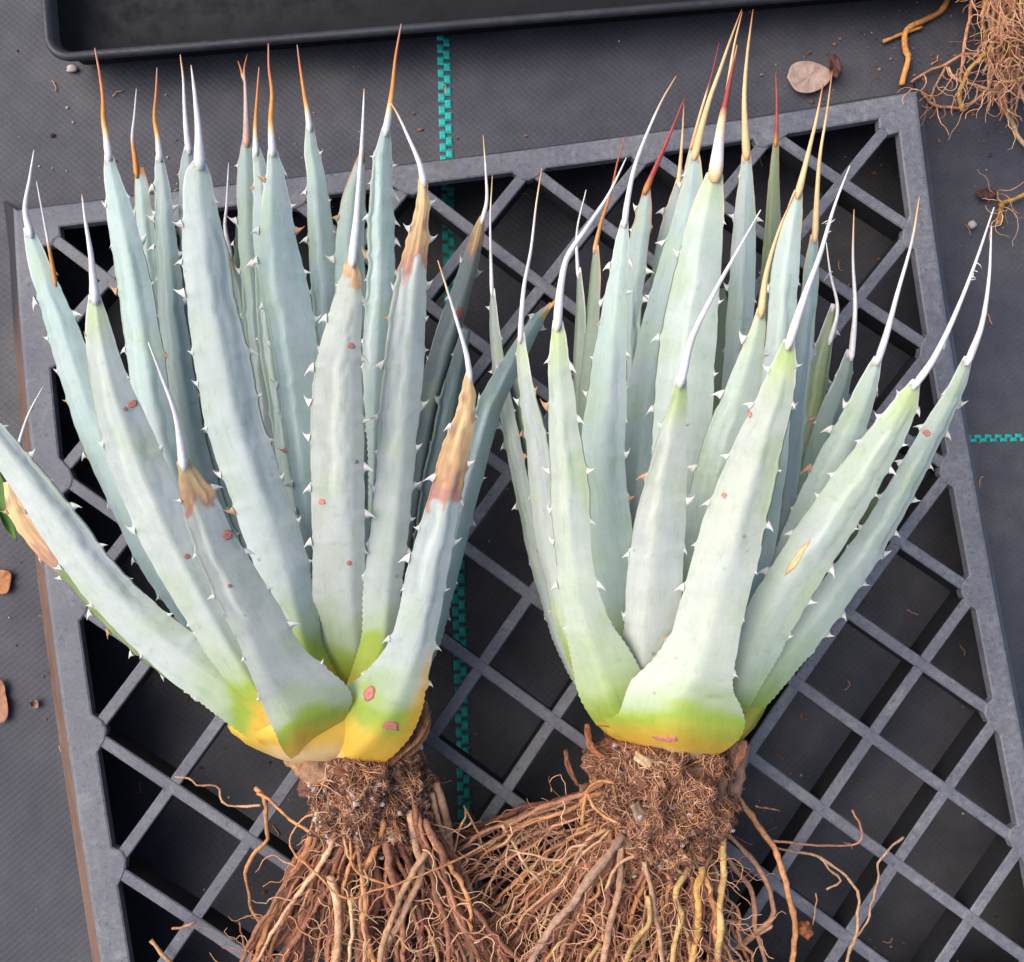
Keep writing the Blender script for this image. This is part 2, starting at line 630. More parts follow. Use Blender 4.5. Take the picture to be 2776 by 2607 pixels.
def sstep(a, b, x):
    t = min(max((x - a) / (b - a), 0), 1)
    return t * t * (3 - 2 * t)


def spine_cols(kind, t):
    """colour along a spine, t = 0 at the leaf, 1 at the tip"""
    tabs = {
        'white': [(0, WHITE), (0.04, WHITE), (0.93, WHITE), (1, HONEY)],
        'purewhite': [(0, WHITE), (1, WHITE)],
        'grey': [(0, ORANGE * 0.9), (0.32, ORANGE), (0.42, WHITE * 0.8), (1, WHITE * 0.75)],
        'orange': [(0, WHITE), (0.10, WHITE), (0.2, STRAW), (0.3, ORANGE * 1.25), (0.55, ORANGE), (0.75, RUST * 1.5), (1, np.array([.5, .28, .22]))],
        'rust': [(0, HONEY), (0.2, ORANGE), (0.6, RUST * 1.3), (1, RUST)],
        'half': [(0, WHITE), (0.5, WHITE), (0.65, WHITE * 0.95), (0.88, STRAW * 0.9), (1, HONEY)],
        'honey': [(0, STRAW), (0.14, STRAW * 1.05), (0.65, STRAW), (0.85, HONEY), (1, RUST)],
        'crim': [(0, HONEY), (0.25, STRAW), (0.45, STRAW), (0.6, CRIM), (1, CRIM)],
        'red': [(0, ORANGE), (0.15, CRIM * 1.2), (1, CRIM * 1.4)],
        'pink': [(0, np.array([.5, .3, .22])), (0.2, np.array([.48, .38, .36])), (0.75, np.array([.45, .35, .34])), (0.85, RUST * 1.3), (1, RUST)],
        'broad': [(0, STRAW * 1.05), (0.14, WHITE * 1.15), (0.42, STRAW * 1.1), (0.52, CRIM), (0.85, CRIM), (1, HONEY)],
    }[kind]
    for (a, ca), (b, cb) in zip(tabs, tabs[1:]):
        if t <= b:
            return ca + (cb - ca) * ((t - a) / (b - a))
    return tabs[-1][1]


def leaf(plant, key, pts, zb, zt, spines=(), roll=0.0, body=GLAU, yel=(30, 70, 130), dead=0.0, tipgreen=0.0, band=0.5,
         teeth=1.0, k=0.28, kb=0.45, th=0.32, zp=1.0, keel=0.0, zs=None, nhook=True, dark=None, label=None, serr=True, dip=0.0, ridge=None, edge=None, wdir=None, imprint=True):
    """pts: (x, y, half width) from tip to base in measured pixels; zb, zt: height in cm at base and tip"""
    seed = (hash_(key) % 1000) * 0.37
    r2 = random.Random(hash_(key))
    ridge = r2.uniform(-0.3, 0.3) if ridge is None else ridge
    pts = list(pts)[::-1]
    L2 = sum(math.dist(a[:2], b[:2]) for a, b in zip(pts, pts[1:]))
    n = max(30, int(L2 / 6))
    C = catmull(pts, n)
    dist = np.r_[0, np.cumsum(np.linalg.norm(np.diff(C[:, :2], axis=0), axis=1))]
    t = dist / dist[-1]
    Z = (zb + (zt - zb) * t ** zp - dip * np.maximum(0, 1 - dist / 75.0) ** 2) / 100
    P = np.array([at(c[0], c[1], z) for c, z in zip(C, Z)])
    T = frame_along(np.array([at(c[0], c[1], (zb + (zt - zb) * x ** zp) / 100) for c, x in zip(C, t)]))
    if wdir is not None:                                    # the clasping base keeps facing the way the leaf leaves the stem
        b0 = norm(at(C[0][0] + wdir[0] * 50, C[0][1] + wdir[1] * 50, zb / 100) - at(C[0][0], C[0][1], zb / 100))
        for i in range(n):
            f = sstep(230, 120, dist[i])
            T[i] = norm(T[i] * (1 - f) + b0 * f)
    V, Fc, Cc, Al = [], [], [], []
    NO, NI = 25, 8
    S_out = np.sin(np.linspace(-math.pi / 2, math.pi / 2, NO))
    S_in = np.sin(np.linspace(math.pi / 2, -math.pi / 2, NI + 2))[1:-1]
    # teeth positions per side
    tp = []
    for sd in (-1, 1):
        u = 0.22 * dist[-1] + r2.uniform(0, 30)
        while u < dist[-1] * 0.965:
            tp.append((sd, u, r2.uniform(0.45, 1.4)))
            u += r2.uniform(48, 105) / max(teeth, 0.05)
    if teeth <= 0:
        tp = []
    mpx = np.array([pxm(z) for z in Z])
    imp = [(r2.choice((-1, 1)), r2.uniform(0.05, 0.5), r2.uniform(-0.5, 0.5), r2.uniform(24, 44), r2.uniform(0, 6), r2.uniform(0.3, 0.5), r2.uniform(0.75, 0.97)) for _ in range(2)]
    rings = []
    m = NO + NI
    for i in range(n):
        view = norm(CAM - P[i])
        Nn = norm(view - T[i] * (view @ T[i]))
        R_ = np.cross(T[i], Nn)
        rr = math.radians(roll if not callable(roll) else roll(t[i]))
        N2 = Nn * math.cos(rr) + R_ * math.sin(rr)
        W2 = np.cross(T[i], N2)
        w = max(C[i][2], 1.0) * mpx[i] / max(abs(math.cos(rr)), 0.55)
        kk = k + (kb - k) * (1 - sstep(0.0, 0.3, t[i]))
        tt = th * w * (1.0 + 0.5 * (1 - t[i])) * (0.6 + 0.4 * sstep(1.0, 0.9, t[i]))
        tt = min(tt, 0.011)
        rings.append((W2, N2, w))
        side_w = {}
        for sd in (-1, 1):
            b = 0
            for s_, u0, a in tp:
                if s_ == sd and abs(dist[i] - u0) < 30:
                    b += a * min(1, C[i][2] / 14) * (5.0 * math.exp(-((dist[i] - u0) / 8.0) ** 2) - 1.3 * math.exp(-((dist[i] - u0) / 24.0) ** 2))
            b += (2.2 * fbm(dist[i] * 0.016, seed + sd) + 0.9 * fbm(dist[i] * 0.06, seed - sd)) * min(1, C[i][2] / 15)
            if dead and dist[-1] - dist[i] < dead:
                b += 3.2 * fbm(dist[i] * 0.05, seed + 3 * sd)
            if serr and 40 < dist[i] < 0.26 * dist[-1]:             # fine serration low on the leaf
                b += 1.3 * (1 if int(dist[i] / 6) % 2 else -0.6)
            side_w[sd] = w + b * mpx[i]
        # colour along the leaf
        db, dt = dist[i], dist[-1] - dist[i]
        for q, s in list(enumerate(S_out)) + [(NO + j, s) for j, s in enumerate(S_in)]:
            outer = q < NO
            ww = side_w[-1 if s < 0 else 1]
            y = -kk * w * (0.30 * s * s + 0.90 * (math.sqrt((s - ridge) ** 2 + 0.004) - 0.063)) + keel * w * math.exp(-((s - ridge) / 0.16) ** 2)
            if not outer:
                y = -kk * w * (0.45 * s * s + 0.75 * (math.sqrt((s - ridge) ** 2 + 0.05) - 0.22)) - tt * (1 - s * s) ** 0.6
            im, lit = 0.0, 0.0
            if outer and imprint:
                for sg, s0, sl, per, ph, ta, tb in imp:
                    if ta < t[i] < tb:
                        sc0 = sg * (s0 + sl * (t[i] - 0.6) + 0.13 * abs(math.sin(dist[i] / per + ph)))
                        dd = (s - sc0) * sg
                        g_ = sstep(ta, ta + 0.06, t[i]) * sstep(tb, tb - 0.06, t[i])
                        im += sstep(-0.04, 0.06, dd) * g_
                        lit += math.exp(-(dd / 0.07) ** 2) * g_
                y -= im * 0.0006
            wav = 0.03 * w * fbm(dist[i] * 0.012, s * 1.3 + seed, 2.0)
            V.append(P[i] + W2 * ww * s + N2 * (y + wav))
            Al.append((s * max(C[i][2], 4) / 40, dist[i] / 100, seed))
            nz = fbm(dist[i] * 0.014 + seed, s * 0.9, 1.0)
            nz2 = fbm(dist[i] * 0.045 + seed, s * 1.6, 7.0)
            dbx = db + (34 * nz + 16 * nz2 - 16 * (1 - s * s) + 30 * fbm(s * 1.2 + seed, seed)) * min(1.0, db / 80)
            if yel[0] < 6:
                dbx = max(dbx, yel[0] + 0.01)
            c = CREAM + (YEL - CREAM) * sstep(yel[0] * 0.4, yel[0], dbx)
            c = c + (LIME - c) * sstep(yel[0], yel[1], dbx)
            c = c + (GREEN * 0.5 + body * 0.5 - c) * sstep(yel[1], (yel[1] + yel[2]) / 2, dbx)
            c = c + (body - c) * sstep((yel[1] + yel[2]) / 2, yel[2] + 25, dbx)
            bnd = sstep(0.18, 0.40, fbm(dist[i] * 0.010 + seed * 3, s * 0.45, 5.0) + 0.12 * nz2) * band * 0.8
            if db > yel[2]:
                c = c + (body * 0.45 + GREEN * 0.55 - c) * bnd
            lil = sstep(0.0, 0.45, fbm(dist[i] * 0.006 + seed * 7, s * 0.8 + seed, 4.0)) * 0.45 * sstep(yel[2], yel[2] + 120, db)
            c = c + (np.array([0.45, 0.48, 0.50]) * (body.mean() / 0.46) - c) * lil
            streak = 0.5 + 0.5 * fbm(s * 9 + seed, dist[i] * 0.003, 3.0)
            c = c * (0.95 + 0.1 * streak)
            if edge is not None:
                c = c + (np.array([0.66, 0.36, 0.04]) - c) * sstep(0.45, 0.95, s * edge) * sstep(300, 150, dbx) * sstep(10, 60, db) * 0.9
            ring = fbm(dist[i] * 0.03 + 0.25 * s * s, seed * 2, 9.0)          # old imprint lines of neighbouring leaves
            if abs(ring) < 0.018 and db > 120 and fbm(s * 4 + seed, dist[i] * 0.02, 11.0) > 0.22:
                c = c * 0.88
            c = c * (1 - 0.07 * min(im, 1.5)) * np.array([1, 1, 1 + 0.03 * min(im, 1)]) * (1 + 0.10 * lit)
            if tipgreen:
                c = c + (np.array([0.40, 0.50, 0.20]) - c) * tipgreen * (1 - sstep(20, 130, dt + 20 * nz))
            if dead:
                e = dt + 40 * nz2 + 24 * nz + 34 * fbm(s * 3.5 + seed, dist[i] * 0.012, 4.0) * min(1, dead / 120)
                f = 1 - sstep(dead - 10, dead + 4, e)
                st2 = fbm(s * 13 + seed, dist[i] * 0.006, 6.0)
                dc = TAN + (STRAW - TAN) * sstep(0.1, 0.75, 1 - e / dead + 0.3 * st2)
                dc = dc * (0.95 + 0.30 * st2 + 0.25 * nz2)
                blot = sstep(0.15, 0.45, fbm(dist[i] * 0.03 + seed, s * 2.5, 8.0))
                dc = dc + (np.array([0.33, 0.15, 0.12]) - dc) * 0.65 * blot
                pur = math.exp(-((e - dead * 0.92) / (dead * 0.10)) ** 2)
                dc = dc + (np.array([0.40, 0.19, 0.17]) - dc) * 0.8 * pur
                c = c + (dc - c) * f
            else:
                if spines:
                    e = dt + 11 * nz2 + 7 * fbm(s * 4 + seed, seed, 2.0) + 5 * fbm(s * 9, seed)
                    tipc = spine_cols(spines[0][0], 0.05)
                    c = c + (tipc - c) * (1 - sstep(9, 12, e))
                    c = c + (np.array([0.24, 0.16, 0.15]) - c) * 0.75 * math.exp(-((e - 13) / 3.2) ** 2)
                    mg = sstep(0.80, 0.95, abs(s)) * sstep(150, 40, dt + 30 * nz)         # horny margin running down from the spine
                    c = c + (tipc * 0.9 - c) * mg * 0.8
            if abs(s) > 0.985 and db > 90 and not (dead and dt < dead):
                c = c * 0.93 + np.array([0.05, 0.035, 0.03])
            if not outer:
                c = c * np.array([0.88, 0.92, 0.85])
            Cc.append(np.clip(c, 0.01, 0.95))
    for i in range(n - 1):
        for q in range(m):
            q2 = (q + 1) % m
            Fc.append((i * m + q, i * m + q2, (i + 1) * m + q2, (i + 1) * m + q))
    Fc.append(tuple(range(m))[::-1])
    Fc.append(tuple((n - 1) * m + q for q in range(m)))
    o = put('leaf', V, Fc, M_LEAF, plant, Cc, origin=P[0], along=Al)
    if label:
        o['label'] = label
    LEAFDATA[key] = (np.array(V).reshape(n, m, 3), o, NO, rings, T)
    # teeth
    VV = LEAFDATA[key][0]
    for sd, u0, a in tp:
        i = int(np.argmin(abs(dist - u0)))
        if dead and dist[-1] - u0 < dead * 0.2:
            continue
        W2, N2, w = rings[i]
        p = VV[i, 0 if sd < 0 else NO - 1] - W2 * sd * 0.0006
        fade = sstep(0.12, 0.4, t[i])
        ln = (0.0007 + 0.0018 * fade) * a * (0.7 + 0.3 * min(1, C[i][2] / 25))
        X = norm(W2 * sd * 1.0 + N2 * r2.uniform(-0.15, 0.35) + T[i] * r2.uniform(-0.35, 0.45))
        Zd = T[i] * (1 if r2.random() < 0.45 else -1)
        Zd = norm(Zd - X * (Zd @ X))
        Yd = np.cross(Zd, X)
        to = bpy.data.objects.new('tooth', TOOTH[3 if (r2.random() < 0.12) else r2.randrange(3)])
        sc.collection.objects.link(to)
        to.parent = o
        mm = Matrix([[X[r] * ln, Yd[r] * ln * 0.9, Zd[r] * ln * 0.9, (p - P[0])[r]] for r in range(3)] + [[0, 0, 0, 1]])
        to.matrix_basis = mm
    # spines
    for si, (kind, sp, wid) in enumerate(spines):
        zs_ = zt if zs is None else zs
        top = P[-1]
        Lm = sum(math.dist(a, b) for a, b in zip(sp, sp[1:]))
        q = catmull([(x, y) for x, y in sp], max(14, int(Lm / 9)))
        dq = np.r_[0, np.cumsum(np.linalg.norm(np.diff(q, axis=0), axis=1))]
        slope = (zt - zb) / max(dist[-1], 1) * 0.6
        hz = [(zt + slope * x - 0.05 * si) / 100 for x in dq]
        SP = np.array([at(x, y, z) for (x, y), z in zip(q, hz)])
        tq = dq / dq[-1]
        r0 = wid * pxm(zt / 100)
        r0 = min(r0, C[-1][2] * mpx[-1] * 0.96)
        rad = np.array([r0 * ((1 - x) ** 0.85 * 0.66 + (1 - x) ** 5 * 0.34) + 0.00018 for x in tq])
        rad *= np.array([0.82 + 0.18 * sstep(0, 0.06, x) for x in tq])
        rad *= np.array([1 + 0.06 * fbm(x * 9, seed) for x in tq])
        # start slightly inside the leaf
        SP = np.vstack([SP[0] - frame_along(SP)[0] * 0.0022, SP])
        rad = np.r_[rad[0] * 0.5, rad]
        tq = np.r_[0, tq]
        v, fc = tube(SP, rad, 8)
        cols = [np.clip(spine_cols(kind, x) * (1 + 0.35 * fbm(x * 5 + seed, k8 * 0.6, si)), 0.01, 0.9) for x in tq for k8 in range(8)]
        if key in ('twoa', 'twod', 'twoi') and si == 0:          # frayed fibres peeling off the spine
            for q8 in range(5):
                i8 = int(len(SP) * r2.uniform(0.60, 0.70))
                p8 = SP[i8]
                dv = np.array([r2.uniform(-1, 1), r2.uniform(-1, 0.4), r2.uniform(0, 0.6)]) * r2.uniform(0.0012, 0.004)
                hv, hf = tube(np.array([p8, p8 + dv * 0.5 + np.array([0, 0, 0.0008]), p8 + dv]), [0.0002, 0.00014, 0.00007], 4)
                o8 = len(v)
                v = list(v) + list(hv)
                fc = fc + [tuple(z8 + o8 for z8 in f8) for f8 in hf]
                cols += [WHITE] * len(hv)
        put('spine', v, fc, M_SPINE, o, cols, origin=SP[0])
    return o


def hash_(s):
    h = 7
    for ch in s:
        h = (h * 131 + ord(ch)) % 1000003
    return h


def scar(key, x, y, r, col=SCAB, asp=1.0):
    VV, o, NO, rings, T = LEAFDATA[key]
    sx, sy = project(VV[:, 2:NO - 2])
    d = (sx - x) ** 2 + (sy - y) ** 2
    i, j = np.unravel_index(np.argmin(d), d.shape)
    j += 2
    p = VV[i, j]
    a = VV[i, min(j + 1, NO - 1)] - VV[i, j - 1]
    b = VV[min(i + 1, len(VV) - 1), j] - VV[max(i - 1, 0), j]
    n_ = norm(np.cross(b, a))
    if n_ @ (CAM - p) < 0:
        n_ = -n_
    p = p + norm(a) * 0
    rm = r * pxm(p[2])
    ax, bx = norm(a), norm(b)
    bx = norm(bx - ax * (ax @ bx))
    V, Fc, Cc = [p + n_ * 0.0004], [], [col * 0.85]
    NS = 14
    for ri, (q, h, cc) in enumerate(((0.55, 0.0003, col * 1.2), (0.85, 0.00035, col * 0.85), (1.1, -0.0004, col * 0.55))):
        for s in range(NS):
            an = 2 * math.pi * s / NS
            w = q * (1 + 0.55 * fbm(1.3 * math.cos(an) + x, 1.3 * math.sin(an) + y) + 0.25 * fbm(3 * math.cos(an) + x, 3 * math.sin(an) + y))
            V.append(p + ax * rm * w * math.cos(an) + bx * rm * asp * w * math.sin(an) + n_ * h)
            Cc.append(cc)
    for s in range(NS):
        s2 = (s + 1) % NS
        Fc.append((0, 1 + s, 1 + s2))
        for q in range(2):
            Fc.append((1 + q * NS + s, 1 + (q + 1) * NS + s, 1 + (q + 1) * NS + s2, 1 + q * NS + s2))
    put('scar', V, Fc, M_SCAR, o, Cc)


# ---- left agave
P1 = thing('agave_plant', at(700, 1500, 0.002), 'bare root agave at left, bluish leaves with tan dead tips and a red scarred base', 'agave')
B1 = (640, 1370, 26)
L = lambda key, pts, zb, zt, **kw: leaf(P1, 'one' + key, pts, zb, zt, **kw)
# back leaves first
L('S', [(938, 420, 5), (928, 470, 14), (915, 520, 18), (895, 590, 22), (872, 670, 24), (850, 750, 26), (832, 830, 28), (820, 900, 28), (805, 1000, 26), (770, 1150, 24), B1], 3.2, 3.2,
  spines=[('half', [(937, 425), (945, 390), (943, 330), (938, 262)], 4.5)], roll=40, body=GREY * 1.15, dead=70, teeth=0.8, dark=1)  # grey body colour carries the shade this leaf lies in
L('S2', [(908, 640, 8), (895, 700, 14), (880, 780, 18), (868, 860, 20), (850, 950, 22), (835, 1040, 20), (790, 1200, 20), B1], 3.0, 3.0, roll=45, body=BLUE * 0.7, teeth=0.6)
L('J', [(445, 490, 5), (452, 520, 8), (465, 560, 14), (475, 620, 18), (500, 760, 20), (540, 950, 20), B1], 3.4, 3.6,
  spines=[('white', [(447, 492), (437, 440), (440, 400), (444, 315)], 5)], body=BLUE * 0.9, dead=30, teeth=0.5)
L('IN1', [(512, 600, 10), (522, 700, 25), (540, 800, 36), (556, 900, 38), (572, 1000, 34), (590, 1100, 28), B1], 3.8, 3.4, roll=180, body=np.array([0.08, 0.14, 0.08]), teeth=0.3)  # IN leaves: dark green inner faces, darkened further to imitate shade between leaves
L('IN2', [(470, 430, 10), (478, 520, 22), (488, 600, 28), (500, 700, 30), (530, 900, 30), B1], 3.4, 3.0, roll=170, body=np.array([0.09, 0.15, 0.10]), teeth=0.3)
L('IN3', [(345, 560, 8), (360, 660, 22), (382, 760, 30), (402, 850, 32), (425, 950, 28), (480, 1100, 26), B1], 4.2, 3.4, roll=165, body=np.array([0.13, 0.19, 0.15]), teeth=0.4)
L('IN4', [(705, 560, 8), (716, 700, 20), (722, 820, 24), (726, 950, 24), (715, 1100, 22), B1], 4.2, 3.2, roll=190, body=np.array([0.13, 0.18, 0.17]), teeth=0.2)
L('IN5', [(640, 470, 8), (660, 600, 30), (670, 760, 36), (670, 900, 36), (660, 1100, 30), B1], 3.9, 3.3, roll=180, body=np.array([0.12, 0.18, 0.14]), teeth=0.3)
L('N', [(268, 325, 8), (274, 370, 14), (279, 430, 17), (285, 500, 19), (292, 570, 21), (302, 650, 22), (320, 760, 22), (370, 930, 22), (450, 1120, 22), B1], 4.2, 5.0,
  spines=[('grey', [(265, 335), (261, 300), (257, 268), (261, 225), (265, 172)], 5.5)], roll=-25, body=BLUE, teeth=1.1)
L('I', [(481, 265, 10), (483, 300, 20), (486, 350, 26), (488, 420, 27), (490, 500, 25), (498, 640, 24), (530, 900, 24), B1], 4.2, 4.6,
  spines=[('pink', [(479, 275), (478, 220), (476, 165), (474, 135), (480, 106)], 8), ('rust', [(472, 150), (468, 135), (462, 118)], 3)], body=BLUE, teeth=0.8)
L('I2', [(497, 285, 8), (505, 330, 14), (509, 380, 18), (510, 450, 18), (520, 640, 20), (560, 900, 20), B1], 4.4, 5.0,
  spines=[('orange', [(497, 292), (496, 250), (499, 190), (503, 130)], 6)], body=BLUE, teeth=0.7)
L('G', [(601, 238, 7), (605, 290, 14), (613, 340, 19), (618, 400, 23), (625, 470, 27), (632, 540, 29), (640, 640, 30), (648, 780, 30), (655, 1000, 28), B1], 4.8, 5.8,
  spines=[('orange', [(601, 245), (597, 215), (592, 190), (584, 140), (577, 87)], 6.5)], body=BLUE * 1.05, teeth=1.0)
L('F2', [(703, 300, 6), (694, 350, 18), (687, 400, 25), (683, 460, 29), (682, 540, 31), (690, 650, 31), (698, 800, 30), (690, 1050, 28), B1], 4.9, 6.2,
  spines=[('grey', [(703, 305), (706, 260)], 5)], roll=10, body=BLUE, teeth=0.8)
L('K2', [(366, 283, 8), (364, 330, 14), (368, 400, 20), (376, 500, 26), (390, 640, 30), (430, 850, 30), (500, 1080, 28), B1], 4.8, 6.2,
  spines=[('half', [(366, 288), (361, 245), (358, 200), (356, 155), (350, 106)], 6.5)], body=BLUE, teeth=0.7)
L('L', [(309, 300, 7), (311, 340, 13), (315, 390, 17), (319, 450, 20), (325, 520, 23), (331, 600, 25), (340, 680, 28), (350, 760, 29), (364, 840, 29), (390, 930, 27), (450, 1080, 26), B1], 4.9, 6.6,
  spines=[('orange', [(310, 303), (306, 265), (300, 230), (303, 180), (305, 131)], 6.5)], roll=-12, body=BLUE, teeth=1.0)
L('F', [(751, 245, 8), (745, 300, 18), (743, 360, 22), (742, 450, 27), (742, 520, 27), (739, 600, 28), (733, 700, 26), (729, 800, 20), (727, 900, 11), (722, 1000, 7)], 5.2, 7.6,
  spines=[('orange', [(750, 252), (756, 215), (762, 170), (768, 110), (779, 46)], 7.5)], roll=12, body=BLUE * 1.08, teeth=1.2, yel=(1, 3, 8))
L('D', [(1072, 590, 5), (1045, 625, 13), (1003, 700, 21), (962, 780, 24), (935, 870, 25), (910, 960, 25), (885, 1070, 23), (860, 1170, 22), (835, 1260, 22), (760, 1360, 30)], 4.0, 5.2,
  spines=[('rust', [(1072, 592), (1085, 575), (1096, 562)], 4)], roll=35, body=BLUE * 0.85, teeth=0.8, dead=30)
L('H', [(529, 288, 9), (533, 330, 17), (535, 380, 26), (538, 440, 34), (543, 500, 42), (552, 560, 47), (564, 620, 45), (575, 700, 43), (585, 800, 38), (597, 900, 34), (606, 1000, 28), (614, 1120, 26), B1], 5.6, 7.8,
  spines=[('orange', [(529, 292), (526, 235), (528, 180), (522, 130), (521, 84)], 8)], body=BLUE * 1.1, teeth=1.1)
L('M', [(210, 298, 8), (218, 350, 16), (232, 420, 26), (246, 490, 29), (258, 560, 33), (268, 620, 34), (280, 700, 35), (292, 780, 35), (310, 860, 35), (337, 940, 34), (372, 1010, 32), (430, 1110, 30), (520, 1250, 28), B1], 5.4, 8.6,
  spines=[('orange', [(211, 300), (206, 262), (201, 230), (200, 190), (193, 140), (184, 93)], 8.5)], roll=-15, body=BLUE * 1.12, teeth=0.7)
L('P', [(52, 440, 8), (65, 490, 18), (88, 560, 24), (112, 630, 30), (138, 710, 34), (165, 790, 36), (195, 870, 36), (230, 950, 35), (270, 1040, 32), (320, 1130, 29), (385, 1215, 26), (450, 1290, 24), (540, 1370, 30)], 4.8, 7.8,
  spines=[('purewhite', [(58, 450), (49, 405), (58, 345), (66, 291)], 7), ('grey', [(107, 545), (98, 495), (85, 425), (71, 352)], 4)], roll=-25, body=BLUE * 1.1, teeth=0.9)
L('R', [(12, 935, 7), (28, 990, 14), (66, 1050, 17), (112, 1096, 17), (150, 1132, 16), (200, 1190, 18), (280, 1260, 22), (400, 1340, 24), (540, 1400, 26)], 4.4, 6.0,
  spines=[('purewhite', [(20, 930), (30, 885), (55, 805), (84, 750)], 5)], roll=-30, body=GREEN * 0.6, dead=190, teeth=1.0)
L('Q', [(-70, 785, 12), (-15, 845, 24), (38, 918, 31), (90, 990, 35), (138, 1060, 39), (185, 1122, 40), (240, 1182, 42), (310, 1246, 45), (380, 1302, 48), (450, 1350, 52), (520, 1402, 56), (585, 1445, 44)], 5.6, 9.0,
  roll=-18, body=GLAU * 1.05, yel=(75, 130, 270), teeth=0.8, kb=0.5, dip=0.8, spines=[('white', [(-68, 788), (-95, 700)], 8)])
L('E', [(822, 345, 8), (822, 400, 14), (815, 450, 20), (806, 510, 26), (800, 560, 31), (793, 640, 36), (785, 740, 39), (776, 840, 38), (768, 950, 36), (757, 1050, 37), (747, 1130, 36), (742, 1200, 34), (735, 1260, 32), (700, 1370, 34)], 6.2, 9.6,
  spines=[('half', [(822, 350), (815, 318), (790, 260), (772, 222), (757, 196)], 7)], roll=15, body=GLAU * 0.98, dead=185, yel=(2, 110, 190), teeth=0.9)
L('K', [(388, 312, 12), (385, 340, 25), (390, 420, 35), (400, 500, 45), (410, 580, 46), (425, 660, 52), (441, 750, 54), (458, 830, 54), (481, 900, 54), (501, 960, 52), (530, 1040, 53), (555, 1120, 48), (575, 1200, 42), (595, 1270, 36), (640, 1350, 30)], 6.3, 10.8,
  spines=[('white', [(388, 316), (385, 250), (378, 180), (371, 126)], 12)], body=GLAU * np.array([0.96, 1.0, 1.04]), yel=(1, 90, 200), teeth=0.9, band=0.35)
L('O', [(183, 573, 11), (188, 630, 22), (200, 700, 31), (217, 770, 39), (240, 840, 46), (265, 910, 50), (295, 980, 50), (325, 1050, 49), (362, 1120, 46), (400, 1190, 43), (440, 1260, 40), (482, 1325, 35), (530, 1385, 35)], 6.0, 11.6,
  spines=[('white', [(184, 578), (180, 530), (176, 490), (167, 435), (159, 377)], 9)], roll=-14, body=GLAU * 1.03, tipgreen=0.6, keel=0.05, teeth=0.5, yel=(5, 50, 150))
L('B', [(684, 500, 10), (680, 550, 22), (670, 620, 33), (658, 700, 43), (654, 800, 51), (656, 950, 52), (658, 1100, 50), (660, 1200, 54), (664, 1290, 62), (670, 1340, 58), (674, 1385, 46)], 5.4, 11.8,
  spines=[('white', [(684, 506), (692, 430), (699, 330), (704, 250), (707, 172)], 10)], body=PALE * 0.95, dead=48, yel=(1, 70, 190), teeth=0.8, ridge=0.45)
L('C', [(912, 722, 7), (905, 800, 19), (888, 870, 27), (868, 960, 31), (855, 1020, 34), (834, 1110, 39), (816, 1200, 41), (797, 1270, 45), (772, 1330, 58), (742, 1383, 74), (708, 1424, 78), (674, 1454, 68), (642, 1476, 48)], 5.7, 12.0,
  spines=[('half', [(912, 728), (905, 685), (880, 600), (850, 505)], 6)], roll=14, body=GLAU * 1.03, dead=265, yel=(22, 105, 210), teeth=0.9, kb=0.5, dip=1.3, edge=1, ridge=0.2, label='tan and pink dead tip, orange edged base')
L('A', [(355, 893, 10), (383, 965, 31), (414, 1050, 39), (455, 1130, 45), (500, 1210, 48), (543, 1295, 56), (584, 1348, 76), (604, 1388, 78), (603, 1420, 64), (600, 1446, 50), (600, 1464, 36)], 6.5, 14.0,
  spines=[('purewhite', [(356, 900), (351, 860), (340, 800), (312, 725), (288, 664)], 9)], body=PALE * 0.95, dead=95, yel=(8, 60, 120), teeth=0.7, kb=0.38, dip=1.7, ridge=-0.5, k=0.2, roll=-8, wdir=(-0.28, -0.96), label='orange shrivelled dead tip')
for a in (('oneO', 255, 783, 9, SCAB * 1.2), ('oneO', 242, 795, 4, SCAB), ('oneO', 363, 1082, 5), ('oneA', 442, 1040, 10, SCAB * 1.3, 1.3), ('oneA', 445, 1138, 4), ('oneB', 624, 975, 7, SCAB * 1.4),
          ('oneB', 680, 668, 6), ('oneB', 679, 1092, 5), ('oneB', 690, 895, 4, OLIVE), ('oneC', 757, 1411, 19, SCAB * 1.25, 0.6), ('oneC', 720, 1350, 11, SCAB * 1.1, 1.6), ('oneS', 893, 608, 10, SCAB * 0.9, 1.4)):
    scar(*a)

# ---- right agave
P2 = thing('agave_plant', at(1290, 1530, 0.002), 'bare root agave at right, pale green leaves with long white spines and yellow base', 'agave')
B2 = (1310, 1370, 26)
L = lambda key, pts, zb, zt, **kw: leaf(P2, 'two' + key, pts, zb, zt, **kw)
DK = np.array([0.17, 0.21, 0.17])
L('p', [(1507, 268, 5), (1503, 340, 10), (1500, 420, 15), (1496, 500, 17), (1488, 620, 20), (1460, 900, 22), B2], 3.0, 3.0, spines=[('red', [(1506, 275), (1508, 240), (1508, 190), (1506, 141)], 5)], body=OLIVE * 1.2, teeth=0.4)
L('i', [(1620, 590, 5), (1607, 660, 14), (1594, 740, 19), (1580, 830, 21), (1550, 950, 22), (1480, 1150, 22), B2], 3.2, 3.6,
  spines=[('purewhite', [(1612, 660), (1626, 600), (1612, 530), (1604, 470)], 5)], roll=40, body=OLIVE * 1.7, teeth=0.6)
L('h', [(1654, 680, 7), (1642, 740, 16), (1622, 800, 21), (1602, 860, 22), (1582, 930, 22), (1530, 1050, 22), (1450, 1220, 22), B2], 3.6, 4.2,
  spines=[('half', [(1653, 690), (1660, 600), (1656, 500), (1658, 406)], 6.5)], roll=50, body=DK * 1.6, teeth=0.9)
